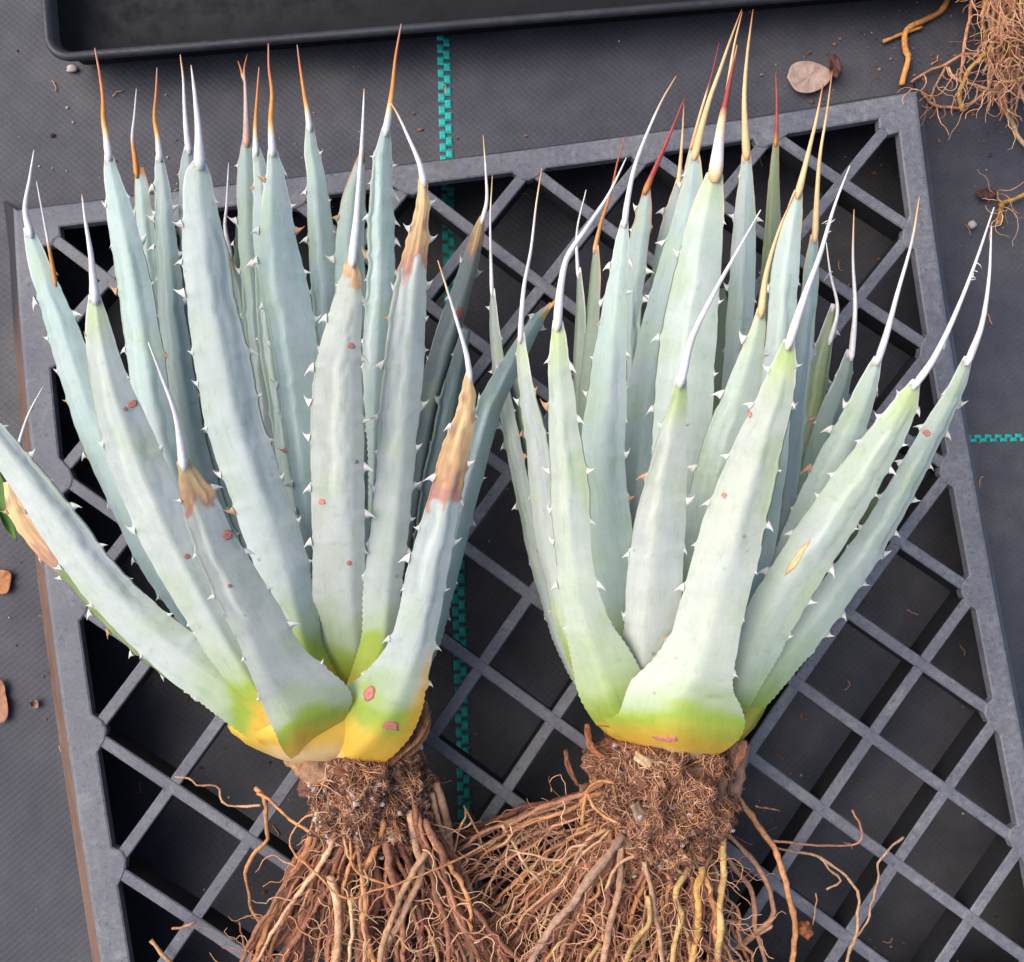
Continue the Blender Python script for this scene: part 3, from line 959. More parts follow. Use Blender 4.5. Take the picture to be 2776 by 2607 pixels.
L('f', [(1712, 960, 8), (1668, 1040, 24), (1615, 1120, 30), (1562, 1200, 30), (1512, 1270, 26), (1430, 1350, 26)], 3.8, 3.6, roll=130, body=np.array([0.20, 0.22, 0.12]), teeth=0.2)
L('s', [(1318, 345, 5), (1312, 390, 14), (1302, 440, 20), (1290, 520, 24), (1270, 680, 26), (1260, 900, 26), B2], 3.2, 3.8, spines=[('honey', [(1318, 350), (1324, 276), (1328, 200)], 5)], body=BLUE * 0.85, teeth=0.5)
L('r', [(1256, 362, 7), (1250, 410, 16), (1241, 460, 20), (1233, 530, 20), (1226, 600, 20), (1224, 720, 22), (1230, 950, 24), B2], 3.4, 4.6, spines=[('red', [(1254, 368), (1275, 320), (1297, 269), (1329, 190)], 7)], roll=-10, body=BLUE * 0.85, teeth=1.2)
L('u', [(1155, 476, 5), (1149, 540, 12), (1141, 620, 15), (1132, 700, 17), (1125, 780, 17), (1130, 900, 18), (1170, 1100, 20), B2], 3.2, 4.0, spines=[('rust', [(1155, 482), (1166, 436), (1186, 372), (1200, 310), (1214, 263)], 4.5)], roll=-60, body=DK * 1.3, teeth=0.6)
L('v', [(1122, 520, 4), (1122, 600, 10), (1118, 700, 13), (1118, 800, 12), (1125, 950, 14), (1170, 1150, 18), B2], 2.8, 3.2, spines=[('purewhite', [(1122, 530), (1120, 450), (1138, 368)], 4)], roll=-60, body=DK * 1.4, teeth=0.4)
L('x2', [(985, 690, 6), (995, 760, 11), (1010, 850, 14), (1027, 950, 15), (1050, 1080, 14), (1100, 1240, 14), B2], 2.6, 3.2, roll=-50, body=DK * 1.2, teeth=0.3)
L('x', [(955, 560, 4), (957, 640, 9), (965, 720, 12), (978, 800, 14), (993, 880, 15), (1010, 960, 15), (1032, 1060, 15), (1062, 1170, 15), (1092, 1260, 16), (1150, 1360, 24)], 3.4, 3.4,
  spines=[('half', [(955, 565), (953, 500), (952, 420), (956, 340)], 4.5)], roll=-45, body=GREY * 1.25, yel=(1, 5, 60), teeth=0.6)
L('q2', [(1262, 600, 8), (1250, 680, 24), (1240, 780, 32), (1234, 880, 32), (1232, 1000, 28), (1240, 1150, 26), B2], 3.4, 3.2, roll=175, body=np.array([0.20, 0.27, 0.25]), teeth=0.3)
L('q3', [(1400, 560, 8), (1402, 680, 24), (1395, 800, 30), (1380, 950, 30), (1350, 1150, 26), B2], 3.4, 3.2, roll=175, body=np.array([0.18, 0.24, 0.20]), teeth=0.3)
L('o', [(1449, 296, 9), (1448, 350, 15), (1445, 420, 22), (1443, 500, 25), (1438, 600, 27), (1430, 720, 28), (1405, 900, 28), (1350, 1150, 26), B2], 4.4, 5.4,
  spines=[('honey', [(1449, 300), (1445, 190), (1451, 104), (1462, 18)], 9)], body=BLUE * 0.98, teeth=0.6)
L('n2', [(1345, 275, 4), (1338, 330, 10), (1328, 400, 16), (1310, 520, 22), (1280, 700, 26), (1250, 900, 28), B2], 4.0, 5.0, spines=[('crim', [(1344, 280), (1362, 212), (1382, 145), (1396, 83)], 5)], body=BLUE * 0.9, teeth=0.2)
L('n', [(1349, 295, 9), (1345, 350, 20), (1335, 420, 30), (1318, 500, 38), (1298, 580, 42), (1280, 660, 44), (1262, 740, 44), (1250, 820, 42), (1243, 900, 38), (1240, 1000, 34), (1265, 1200, 28), B2], 4.6, 6.2,
  spines=[('honey', [(1349, 300), (1373, 207), (1397, 138), (1421, 69), (1440, 18)], 10)], roll=-10, body=BLUE, teeth=0.5)
L('l', [(1582, 455, 7), (1578, 520, 14), (1571, 600, 18), (1562, 680, 24), (1549, 760, 28), (1538, 850, 30), (1526, 950, 29), (1512, 1030, 27), (1480, 1160, 26), B2], 4.6, 6.4,
  spines=[('honey', [(1582, 460), (1591, 311), (1605, 220), (1616, 137)], 6.5)], roll=25, body=BLUE * 1.02, teeth=0.5)
L('w', [(1010, 645, 6), (1012, 700, 11), (1022, 780, 15), (1036, 860, 20), (1046, 950, 22), (1056, 1040, 21), (1076, 1130, 19), (1096, 1220, 20), (1150, 1340, 28)], 4.6, 6.4,
  spines=[('half', [(1010, 655), (1017, 559), (1031, 483), (1041, 397), (1052, 326)], 6)], roll=-38, body=GLAU * 0.92, tipgreen=0.5, teeth=0.8, yel=(4, 30, 220))
L('g', [(1706, 693, 8), (1690, 740, 18), (1668, 800, 25), (1645, 850, 29), (1618, 910, 33), (1590, 970, 35), (1560, 1040, 35), (1528, 1115, 34), (1490, 1200, 32), (1410, 1320, 34)], 5.0, 8.0,
  spines=[('half', [(1705, 698), (1722, 645), (1742, 570), (1770, 470), (1785, 382)], 7.5)], roll=20, body=GLAU * np.array([0.88, 0.98, 0.92]), teeth=1.0)
L('e', [(1882, 693, 8), (1862, 750, 16), (1830, 815, 22), (1795, 880, 25), (1762, 945, 27), (1725, 1010, 29), (1688, 1070, 31), (1645, 1130, 33), (1602, 1190, 33), (1555, 1250, 35), (1510, 1305, 36), (1465, 1360, 36), (1420, 1410, 34)], 5.4, 8.4,
  spines=[('purewhite', [(1881, 698), (1906, 630), (1920, 540), (1925, 440)], 7.5)], roll=32, body=GLAU * np.array([0.94, 1.0, 0.9]), teeth=1.1, yel=(5, 30, 250), kb=0.5, dip=0.6)
L('j', [(1551, 368, 8), (1542, 420, 18), (1531, 480, 25), (1523, 560, 28), (1518, 640, 29), (1510, 740, 32), (1500, 850, 34), (1490, 950, 34), (1450, 1150, 30), B2], 5.2, 8.2,
  spines=[('honey', [(1550, 374), (1566, 310), (1584, 235), (1598, 163)], 8)], roll=8, body=GLAU * np.array([0.9, 1.0, 0.98]), teeth=0.4)
L('q', [(1213, 426, 7), (1206, 480, 16), (1198, 540, 20), (1190, 610, 27), (1182, 680, 33), (1176, 760, 39), (1168, 840, 44), (1166, 900, 45), (1174, 980, 45), (1184, 1060, 45), (1194, 1140, 43), (1206, 1220, 38), (1240, 1330, 32)], 5.2, 8.4,
  spines=[('half', [(1213, 430), (1217, 397), (1231, 328), (1255, 262), (1286, 193), (1313, 147)], 8)], roll=-12, body=GLAU * np.array([0.84, 0.96, 0.95]), teeth=0.8)
L('m', [(1388, 335, 17), (1376, 400, 31), (1362, 480, 41), (1350, 560, 49), (1338, 640, 55), (1330, 720, 58), (1325, 800, 58), (1318, 880, 54), (1310, 960, 48), (1305, 1050, 42), (1305, 1200, 34), B2], 5.8, 9.2,
  spines=[('broad', [(1388, 342), (1400, 242), (1409, 197), (1421, 138), (1431, 87)], 17), ('honey', [(1411, 185), (1424, 95), (1441, 22)], 4)], body=GLAU * np.array([0.93, 1.0, 0.97]), teeth=0.5, tipgreen=0.35)
L('k', [(1478, 598, 8), (1470, 650, 17), (1455, 710, 27), (1438, 770, 34), (1420, 830, 41), (1402, 900, 46), (1386, 970, 48), (1373, 1040, 47), (1362, 1110, 44), (1345, 1230, 36), B2], 6.2, 10.6,
  spines=[('honey', [(1478, 604), (1488, 530), (1514, 442), (1545, 372)], 9)], roll=6, body=GLAU * np.array([0.92, 1.0, 0.92]), teeth=0.6, tipgreen=0.3)
L('b', [(1082, 622, 10), (1083, 680, 18), (1087, 760, 26), (1092, 840, 31), (1100, 920, 37), (1104, 1000, 39), (1110, 1080, 36), (1122, 1150, 38), (1138, 1220, 43), (1162, 1285, 58), (1182, 1345, 66), (1215, 1410, 60)], 6.4, 11.0,
  spines=[('purewhite', [(1082, 630), (1088, 560), (1102, 498), (1140, 440), (1180, 380), (1216, 306)], 11)], roll=-16, body=PALE * np.array([0.9, 0.95, 0.86]), tipgreen=0.75, teeth=0.8, yel=(3, 10, 200), kb=0.5, band=0.8, dip=0.8)
L('d', [(1780, 738, 8), (1757, 790, 25), (1722, 850, 36), (1685, 910, 42), (1645, 970, 46), (1607, 1030, 48), (1570, 1085, 48), (1535, 1140, 49), (1500, 1200, 49), (1472, 1260, 47), (1445, 1320, 40), (1415, 1380, 36)], 6.4, 11.4,
  spines=[('purewhite', [(1779, 744), (1812, 697), (1850, 620), (1890, 520), (1930, 402)], 12), ('purewhite', [(1842, 636), (1836, 660), (1832, 678)], 5)], roll=16, body=PALE * np.array([0.88, 0.96, 0.86]), tipgreen=0.7, teeth=1.0, yel=(1, 8, 100), band=0.6)
L('c', [(1322, 733, 10), (1318, 780, 18), (1308, 840, 27), (1298, 900, 35), (1288, 970, 45), (1278, 1040, 51), (1272, 1110, 54), (1266, 1180, 53), (1258, 1250, 50), (1254, 1310, 44), (1262, 1370, 36)], 5.8, 13.0,
  spines=[('purewhite', [(1322, 740), (1342, 660), (1380, 580), (1430, 490), (1477, 407)], 9.5)], body=PALE * np.array([0.97, 0.97, 0.95]), tipgreen=0.85, teeth=0.6, yel=(1, 5, 60), band=0.5)
L('a', [(1532, 660, 10), (1522, 710, 24), (1500, 790, 36), (1475, 860, 45), (1453, 930, 53), (1430, 1000, 59), (1412, 1070, 63), (1395, 1130, 63), (1378, 1200, 63), (1362, 1260, 67), (1342, 1310, 80), (1322, 1342, 104), (1307, 1372, 134), (1303, 1402, 144), (1305, 1430, 130), (1309, 1456, 96), (1310, 1474, 58)], 7.2, 13.0,
  spines=[('purewhite', [(1532, 666), (1560, 580), (1590, 500), (1620, 400), (1650, 321)], 14)], body=PALE * np.array([0.93, 0.955, 0.90]), tipgreen=0.9, teeth=0.7, yel=(14, 60, 135), kb=0.42, band=0.8, zp=1.15, dip=2.0, ridge=0.1, wdir=(0.06, -1))
for a in (('twoa', 1452, 800, 6, SCAB * 1.3), ('twoa', 1408, 960, 6, SCAB * 1.3), ('twoa', 1285, 1437, 22, SCAB * 1.3, 0.35), ('twoa', 1308, 1430, 9, SCAB * 1.5, 0.8), ('twod', 1550, 1078, 6, STRAW, 6.5),
          ('twoe', 1800, 838, 7, SCAB * 1.2), ('twob', 1086, 600, 5)):
    scar(*a)

# ------------------------------------------------------------------ stems, root balls and roots
BROWN = [np.array(c) for c in ((0.46, 0.245, 0.155), (0.35, 0.165, 0.105), (0.54, 0.33, 0.21), (0.52, 0.255, 0.12), (0.25, 0.11, 0.078))]


def body_mesh(rings, sides=28, amp=0.0, seed=0.0):
    """loft of rings (centre, axis u, axis w, ru, rw)"""
    V, Fc = [], []
    for i, (c, u, w, ru, rw) in enumerate(rings):
        for k in range(sides):
            a = 2 * math.pi * k / sides
            p = c + u * ru * math.cos(a) + w * rw * math.sin(a)
            if amp:
                p = c + (p - c) * (1 + amp * (fbm(p[0] * 130 + seed, p[1] * 130, p[2] * 130) + 0.6 * fbm(p[0] * 320 + seed, p[1] * 320, p[2] * 320)))
            V.append(p)
    for i in range(len(rings) - 1):
        for k in range(sides):
            k2 = (k + 1) % sides
            Fc.append((i * sides + k, i * sides + k2, (i + 1) * sides + k2, (i + 1) * sides + k))
    Fc.append(tuple(range(sides))[::-1])
    Fc.append(tuple((len(rings) - 1) * sides + k for k in range(sides)))
    return V, Fc


def loft(spec, n):
    """spec rows: x, y, z(cm), radius in measured px"""
    S = np.array(spec, float)
    t = np.linspace(0, 1, len(S))
    tt = np.linspace(0, 1, n)
    x, y, z, r = (np.interp(tt, t, S[:, i]) for i in range(4))
    P = np.array([at(a, b, c / 100) for a, b, c in zip(x, y, z)])
    T = frame_along(P)
    out = []
    for i in range(n):
        u = norm(np.cross(T[i], (0, 0, 1)))
        w = np.cross(T[i], u)
        rr = r[i] * pxm(z[i] / 100)
        out.append((P[i], u, w, rr, rr))
    return out


def wiggle(pts, n, amp, seed, fr=1.0):
    q = catmull(pts, n)
    for i in range(n):
        s = i / n * len(pts) * fr
        q[i, 0] += amp * (fbm(s * 1.3 + seed, 0.5) + 0.5 * fbm(s * 3.7 + seed, 1.5) + 0.2 * fbm(s * 9 + seed, 2.5))
        q[i, 1] += amp * 0.5 * fbm(s * 1.9 + seed, 9.5)
        q[i, 2] += amp * 0.012 * fbm(s * 1.6 + seed, 4.5)
    return q


def root(plant, pts, hw0, hw1, col, amp=6, seed=0.0, sides=7, keep=None, name='root'):
    """pts (x, y, z cm)"""
    L2 = sum(math.dist(a[:2], b[:2]) for a, b in zip(pts, pts[1:]))
    n = max(10, int(L2 / 11))
    q = wiggle(pts, n, amp, seed)
    q[:, 2] = np.maximum(q[:, 2], 0.12)
    P = np.array([at(a, b, z / 100) for a, b, z in q])
    t = np.linspace(0, 1, n)
    rad = np.array([(hw0 + (hw1 - hw0) * x) * (1 + 0.26 * fbm(x * 14 + seed, seed) + 0.30 * fbm(x * 45, seed)) * pxm(z / 100) for x, z in zip(t, q[:, 2])])
    V, Fc = tube(P, np.maximum(rad, 0.00015), sides)
    cols = np.repeat(np.array([np.clip(col * (0.9 + 0.5 * fbm(x * 7 + seed, 3.3)), 0.01, 0.9) for x in t]), sides, axis=0)
    if keep is not None:
        keep.append(q)
    return put(name, V, Fc, M_ROOT, plant, cols, origin=P[0])


def fibres(plant, srcs, count, lim, seed, name='root_fibre', lens=(40, 190), thick=(0.9, 2.2)):
    r2 = random.Random(seed)
    s = Soup()
    for i in range(count):
        q = srcs[r2.randrange(len(srcs))]
        p = q[int((r2.random() ** 0.8) * (len(q) - 1))].copy()
        ang = math.radians(90 + r2.gauss(0, 55))
        ln = r2.uniform(*lens)
        n = int(max(7, ln / 9))
        st = ln / n
        pts = []
        sd = r2.uniform(0, 500)
        z = p[2] + r2.uniform(-0.1, 0.6)
        for k in range(n):
            pts.append((p[0], p[1], z))
            a = ang + 2.6 * fbm(k * 0.20 + sd, 0.3) + 0.9 * fbm(k * 0.7 + sd, 5.3)
            p[0] += st * math.cos(a)
            p[1] += st * math.sin(a)
            z = max(0.15, z + 0.16 * fbm(k * 0.3 + sd, 8.1) + 0.01)
        P = np.array([at(a, b, c / 100) for a, b, c in pts])
        w = r2.uniform(*thick) * 0.00018
        V, Fc = tube(P, np.linspace(w, w * 0.45, n), 4, cap=False)
        c = BROWN[r2.randrange(5)] * r2.uniform(0.85, 1.5)
        if r2.random() < 0.12:
            c = np.array([0.55, 0.38, 0.20])
        s.add(V, Fc, np.clip(c, 0, 0.9))
    return s.build(name, M_FIBRE, plant, kind='stuff')


def soil_and_scraps(plant, V, Fc, c, rx, ry, seed, n_hair, n_per):
    """crumbs and matted root hair lying on the side of the root ball that can be seen"""
    from mathutils.bvhtree import BVHTree
    tree = BVHTree.FromPolygons([tuple(v) for v in V], [tuple(f) for f in Fc])
    r2 = random.Random(seed)
    s, h = Soup(), Soup()

    def hit(x, y):
        d = norm(ray(x, y))
        q = tree.ray_cast(Vector(CAM), Vector(d))
        return None if q[0] is None else (np.array(q[0]), d)
    k = 0
    while k < n_per:
        q = hit(c[0] + r2.uniform(-1, 1) * rx, c[1] + r2.uniform(-1, 1) * ry)
        k += 1
        if q is None:
            continue
        r = r2.choice((0.0003, 0.0004, 0.0005, 0.0007, 0.0011)) * r2.uniform(0.8, 1.2)
        s.add(*lump(q[0] - q[1] * r * 0.3, (r, r * r2.uniform(0.7, 1.2), r), 1, 0.4, r2.random() * 50))
    s.build('perlite', M_PERLITE, plant, smooth=False, kind='stuff')
    cl = Soup()
    for i in range(150):                                    # ragged crumbs of soil
        q = hit(c[0] + r2.uniform(-1, 1) * rx * 1.02, c[1] + r2.uniform(-0.9, 1.1) * ry)
        if q is None:
            continue
        r = r2.choice((0.0005, 0.0008, 0.001, 0.0014, 0.002)) * r2.uniform(0.8, 1.2)
        v, f = lump(q[0], (r, r * r2.uniform(0.7, 1.3), r * 0.8), 2, 0.5, r2.random() * 50)
        cl.add(v, f, np.array([0.24, 0.125, 0.09]) * r2.uniform(0.5, 1.5))
    cl.build('soil_crumbs', M_SOIL, plant, kind='stuff')
    for i in range(n_hair):
        x, y = c[0] + r2.uniform(-1, 1) * rx, c[1] + r2.uniform(-1, 1) * ry
        ang = r2.gauss(1.4, 1.0)
        ln = r2.uniform(18, 75)
        pts = []
        lift = r2.uniform(0.0002, 0.0022)
        for k in range(9):
            q = hit(x, y)
            if q is None:
                break
            pts.append(q[0] - q[1] * (lift * (0.3 + math.sin(math.pi * k / 8)) + 0.0002))
            ang += 1.1 * fbm(k * 0.6 + i * 3.1, 2.2)
            x += ln / 9 * math.cos(ang)
            y += ln / 9 * math.sin(ang)
        if len(pts) < 4:
            continue
        w = r2.uniform(0.00010, 0.00030)
        v, f = tube(np.array(pts), np.linspace(w, w * 0.5, len(pts)), 4, cap=False)
        h.add(v, f, np.clip(BROWN[r2.randrange(5)] * r2.uniform(0.5, 1.25), 0, 1))
    h.build('root_hair', M_FIBRE, plant, kind='stuff')


def scrap(plant, pts, wid, z0, z1, col, seed, name='dead_sheath'):
    """papery brown strip"""
    q = catmull([(x, y) for x, y in pts], 16)
    V, Fc, Cc = [], [], []
    P = np.array([at(x, y, (z0 + (z1 - z0) * i / 15) / 100) for i, (x, y) in enumerate(q)])
    T = frame_along(P)
    for i in range(16):
        view = norm(CAM - P[i])
        sdv = norm(np.cross(T[i], view))
        up = norm(np.cross(sdv, T[i]))
        w = wid * pxm(P[i][2]) * (0.5 + 0.6 * math.sin(math.pi * min(1, 0.15 + i / 17))) * (1 + 0.3 * fbm(i * 0.6, seed))
        for s in np.linspace(-1, 1, 6):
            V.append(P[i] + sdv * w * s + up * (0.0012 * fbm(i * 0.5 + seed, s * 2) - 0.25 * w * s * s))
            Cc.append(np.clip(col * (0.85 + 0.6 * fbm(s * 5, i * 0.15, seed)), 0.01, 1))
        for s in np.linspace(1, -1, 6):
            V.append(P[i] + sdv * w * s * 0.97 + up * (0.0012 * fbm(i * 0.5 + seed, s * 2) - 0.25 * w * s * s - 0.0005))
            Cc.append(np.clip(col * 0.8, 0.01, 1))
    for i in range(15):
        for k in range(12):
            k2 = (k + 1) % 12
            Fc.append((i * 12 + k, i * 12 + k2, (i + 1) * 12 + k2, (i + 1) * 12 + k))
    Fc.append(tuple(range(12))[::-1])
    Fc.append(tuple(15 * 12 + k for k in range(12)))
    return put(name, V, Fc, M_ROOT, plant, Cc)


rr = random.Random(11)
# left
def bowl(plant, spec, rz, zc, tip):
    """the yellow cup of old leaf bases: rows x, y, half width"""
    S = catmull(spec, 26)
    rings = []
    top = at(*tip, zc / 100)
    ax = norm(top - at(spec[0][0], spec[0][1], zc / 100))
    for x, y, h in S:
        c = at(x, y, zc / 100)
        u = norm(np.cross(ax, (0, 0, 1)))
        w = np.cross(ax, u)
        r = h * pxm(zc / 100)
        rings.append((c, u, w, r, r * rz))
    V, Fc = body_mesh(rings, 48, 0.03, 2.0)
    y0, y1 = spec[0][1], spec[-1][1]
    cols = []
    for v in V:
        f = (y0 - project(np.array(v))[1]) + 14 * fbm(v[0] * 60, v[1] * 60, v[2] * 60) + 8 * fbm(v[0] * 160, v[1] * 160, v[2] * 160)
        c = CREAM + (YEL - CREAM) * sstep(12, 44, f)
        c = c + (LIME * 0.7 + YEL * 0.4 - c) * sstep(55, 95, f)
        sc_ = sstep(0.2, 0.5, fbm(v[0] * 110, v[1] * 240, v[2] * 110 + 4))
        cols.append(np.clip(c * (1 - 0.35 * sc_), 0.01, 0.9))
    return put('leaf_cup', V, Fc, M_LEAF, plant, cols)


bowl(P1, [(628, 1484, 12), (628, 1474, 58), (630, 1452, 108), (628, 1425, 148), (622, 1396, 172), (622, 1360, 165), (630, 1290, 110), (632, 1200, 40)], 0.72, 3.4, (618, 1200))
V, Fc = body_mesh(loft([(672, 1440, 3.2, 84), (690, 1470, 3.1, 106), (712, 1510, 2.9, 108), (728, 1555, 2.7, 110), (735, 1590, 2.6, 104), (738, 1625, 2.5, 76), (740, 1655, 2.4, 26)], 44), 72, 0.30, 3.0)
put('root_ball', V, Fc, M_SOIL, P1, [np.array([0.20, 0.10, 0.075]) * (1 + 0.5 * fbm(v[0] * 90, v[1] * 90, v[2] * 90)) for v in V])
soil_and_scraps(P1, V, Fc, (725, 1570), 125, 120, 4, 1100, 420)
scrap(P1, [(560, 1462), (600, 1490), (625, 1530), (608, 1560)], 22, 4.2, 4.4, np.array([0.45, 0.26, 0.14]), 1)
scrap(P1, [(590, 1480), (640, 1510), (660, 1560)], 26, 4.8, 4.6, np.array([0.40, 0.24, 0.15]), 2)
scrap(P1, [(822, 1362), (826, 1400), (812, 1440), (780, 1478)], 10, 4.6, 4.6, np.array([0.36, 0.17, 0.09]), 3)
scrap(P1, [(835, 1380), (815, 1430), (775, 1470)], 4, 5.0, 5.2, np.array([0.40, 0.2, 0.1]), 9)
scrap(P1, [(650, 1492), (700, 1500), (750, 1478), (800, 1440)], 14, 5.2, 5.0, np.array([0.22, 0.09, 0.055]), 5)
keep = []
for i in range(120):
    f = rr.random()
    x0 = 622 + f * 222
    x1 = 455 + f * 560 + rr.gauss(0, 45)
    y0 = rr.uniform(1545, 1640)
    zz = rr.uniform(0.8, 4.4)
    ym = rr.uniform(1690, 1760)
    fm = (ym - y0) / (1990 - y0)
    xm = x0 + (x1 - x0) * fm + rr.gauss(0, 14)
    root(P1, [(x0 + (728 - x0) * 0.15, y0 - 25, zz), (x0, y0 + 20, zz + 0.2), (xm, ym, zz * 0.85), (x0 + (x1 - x0) * 0.72, 1880, zz * 0.65 + 0.2), (x1, 1995, zz * 0.4 + 0.3)],
         rr.choice((2.5, 3.5, 4.5, 5.5, 7, 8.5)), rr.uniform(2, 5), BROWN[rr.randrange(5)] * rr.uniform(0.8, 1.45), 13, rr.uniform(0, 300), keep=keep)
for pts, a, b, col in (
    ([(846, 1520, 3), (862, 1570, 3), (868, 1620, 2.8), (886, 1690, 2.4), (905, 1740, 2), (930, 1830, 1.4)], 12, 7, BROWN[2]),
    ([(840, 1540, 3.4), (850, 1600, 3.2), (880, 1660, 2.8), (912, 1720, 2.4), (925, 1790, 2)], 8, 6, BROWN[2] * 1.2),
    ([(795, 1570, 4.4), (805, 1640, 4.2), (820, 1690, 4), (790, 1760, 3.6), (755, 1830, 3), (730, 1960, 2)], 10, 6, BROWN[2] * 1.25),
    ([(830, 1650, 4.2), (800, 1700, 4.4), (770, 1760, 4), (742, 1850, 3.6), (712, 1990, 3)], 8, 7, np.array([0.52, 0.33, 0.2])),
    ([(615, 1622, 3), (580, 1690, 2.6), (545, 1760, 2.2), (510, 1830, 1.8), (470, 1960, 1)], 11, 9, BROWN[2] * 1.25),
    ([(640, 1700, 4), (660, 1790, 3.8), (650, 1880, 3.5), (640, 1990, 3)], 10, 8, BROWN[2] * 1.3),
    ([(680, 1745, 4.6), (684, 1800, 4.6), (676, 1870, 4.2), (670, 1960, 4)], 5, 4, np.array([0.66, 0.47, 0.28])),
    ([(617, 1578, 4), (584, 1591, 3.8), (564, 1628, 3.6), (578, 1661, 4), (614, 1694, 4.6), (666, 1743, 5), (726, 1730, 5.2), (808, 1703, 5), (890, 1667, 4.4), (988, 1615, 3.4)], 2.6, 2.8, BROWN[3] * 1.2),
    ([(607, 1618, 3.2), (555, 1582, 2.6), (518, 1549, 2), (500, 1540, 1.8)], 4, 4, BROWN[3] * 1.3),
    ([(495, 1529, 1.5), (515, 1549, 1.8), (518, 1598, 1.6), (521, 1628, 1.4), (495, 1654, 1.4), (479, 1687, 1.2), (482, 1720, 1), (490, 1762, 1), (506, 1795, 1)], 6, 4, np.array([0.52, 0.28, 0.13])),
    ([(339, 1508, 0.5), (371, 1511, 0.4), (381, 1523, 0.4), (421, 1526, 0.3), (434, 1556, 0.4), (454, 1565, 0.6), (505, 1563, 1.4)], 2.2, 3, BROWN[2]),
    ([(467, 1790, 0.6), (472, 1825, 0.4), (478, 1838, 0.5), (500, 1840, 0.8)], 2.2, 3, BROWN[4] * 1.3),
    ([(335, 1802, 0.3), (352, 1800, 0.4), (378, 1787, 0.4)], 3.4, 2.2, BROWN[3]),
    ([(292, 1824, 0.3), (310, 1845, 0.3), (335, 1872, 0.4), (360, 1920, 0.6), (420, 2000, 1.0)], 5, 5, np.array([0.52, 0.30, 0.16])),
    ([(870, 1700, 3), (890, 1620, 3), (905, 1580, 2.6), (900, 1565, 2.2), (920, 1600, 2.2), (935, 1640, 2.4)], 2.6, 2.4, BROWN[3] * 1.3),
    ([(820, 1680, 4), (870, 1620, 3.4), (905, 1605, 3), (918, 1595, 3)], 2.6, 2, BROWN[2] * 1.3),
    ([(690, 1560, 5), (680, 1640, 5), (690, 1690, 4.8), (760, 1720, 4.6)], 3.2, 3, BROWN[3] * 1.4),
    ([(700, 1560, 5), (695, 1640, 4.8), (705, 1720, 4.2)], 5, 5, BROWN[0]),
    ([(670, 1590, 4.6), (672, 1650, 4.6), (690, 1690, 4.4)], 4, 3, BROWN[2] * 1.2),
):
    root(P1, pts, a * 0.78, b * 0.8, col, 4, rr.uniform(0, 300))
fibres(P1, keep, 620, None, 21, lens=(30, 150))

# right
bowl(P2, [(1309, 1486, 12), (1309, 1475, 52), (1308, 1450, 100), (1304, 1416, 142), (1306, 1372, 172), (1308, 1330, 176), (1312, 1260, 120), (1318, 1170, 40)], 0.74, 3.5, (1320, 1170))
V, Fc = body_mesh(loft([(1290, 1430, 3.2, 118), (1288, 1480, 3.2, 134), (1284, 1530, 3.0, 136), (1280, 1575, 2.9, 132), (1276, 1620, 2.8, 118), (1272, 1665, 2.6, 80), (1270, 1700, 2.4, 28)], 44), 72, 0.30, 9.0)
put('root_ball', V, Fc, M_SOIL, P2, [np.array([0.21, 0.095, 0.07]) * (1 + 0.5 * fbm(v[0] * 90, v[1] * 90, v[2] * 90)) for v in V])
soil_and_scraps(P2, V, Fc, (1280, 1580), 150, 135, 8, 1900, 170)
scrap(P2, [(1440, 1440), (1425, 1480), (1415, 1540), (1395, 1610)], 22, 5.0, 4.0, np.array([0.27, 0.16, 0.12]), 11)
scrap(P2, [(1445, 1437), (1438, 1465), (1425, 1495)], 8, 5.4, 5.2, np.array([0.25, 0.12, 0.08]), 17)
scrap(P2, [(1400, 1510), (1385, 1560), (1372, 1630)], 16, 5.4, 4.6, np.array([0.30, 0.17, 0.125]), 12)
scrap(P2, [(1232, 1466), (1262, 1482), (1300, 1486)], 9, 5.8, 6.0, np.array([0.6, 0.45, 0.28]), 13)
scrap(P2, [(1300, 1500), (1340, 1505), (1400, 1490)], 14, 6.0, 5.4, np.array([0.26, 0.15, 0.11]), 14)
scrap(P2, [(1140, 1405), (1142, 1430), (1150, 1455), (1175, 1470)], 6, 4.4, 5, np.array([0.35, 0.14, 0.07]), 15)
scrap(P2, [(1098, 1455), (1104, 1490), (1122, 1525)], 5, 2.6, 3, np.array([0.24, 0.11, 0.07]), 16)
scrap(P2, [(1232, 1560), (1250, 1600), (1256, 1630)], 11, 5.8, 5.4, np.array([0.34, 0.24, 0.18]), 18)
keep2 = []
for i in range(64):                                         # the sheaf sweeping down to the left
    f = rr.random()
    x0, y0 = 1150 + rr.uniform(-15, 60), 1520 + f * 150
    x1, y1 = 880 + f * 230 + rr.gauss(0, 30), 1640 + f * 330 + rr.gauss(0, 25)
    zz = rr.uniform(0.8, 4.2)
    root(P2, [(x0 + 30, y0 - 15, zz), (x0 - 10, y0 + 15, zz + 0.1), (x0 + (x1 - x0) * 0.5, y0 + (y1 - y0) * 0.42, zz * 0.8), (x1, y1, zz * 0.55 + 0.2), (x1 + (x1 - x0) * 0.35, y1 + (y1 - y0) * 0.7, zz * 0.4 + 0.2)],
         rr.choice((2.2, 3, 4, 5, 6.5)), rr.uniform(1.8, 4), BROWN[rr.randrange(5)] * rr.uniform(0.8, 1.3), 17, rr.uniform(0, 300), keep=keep2)
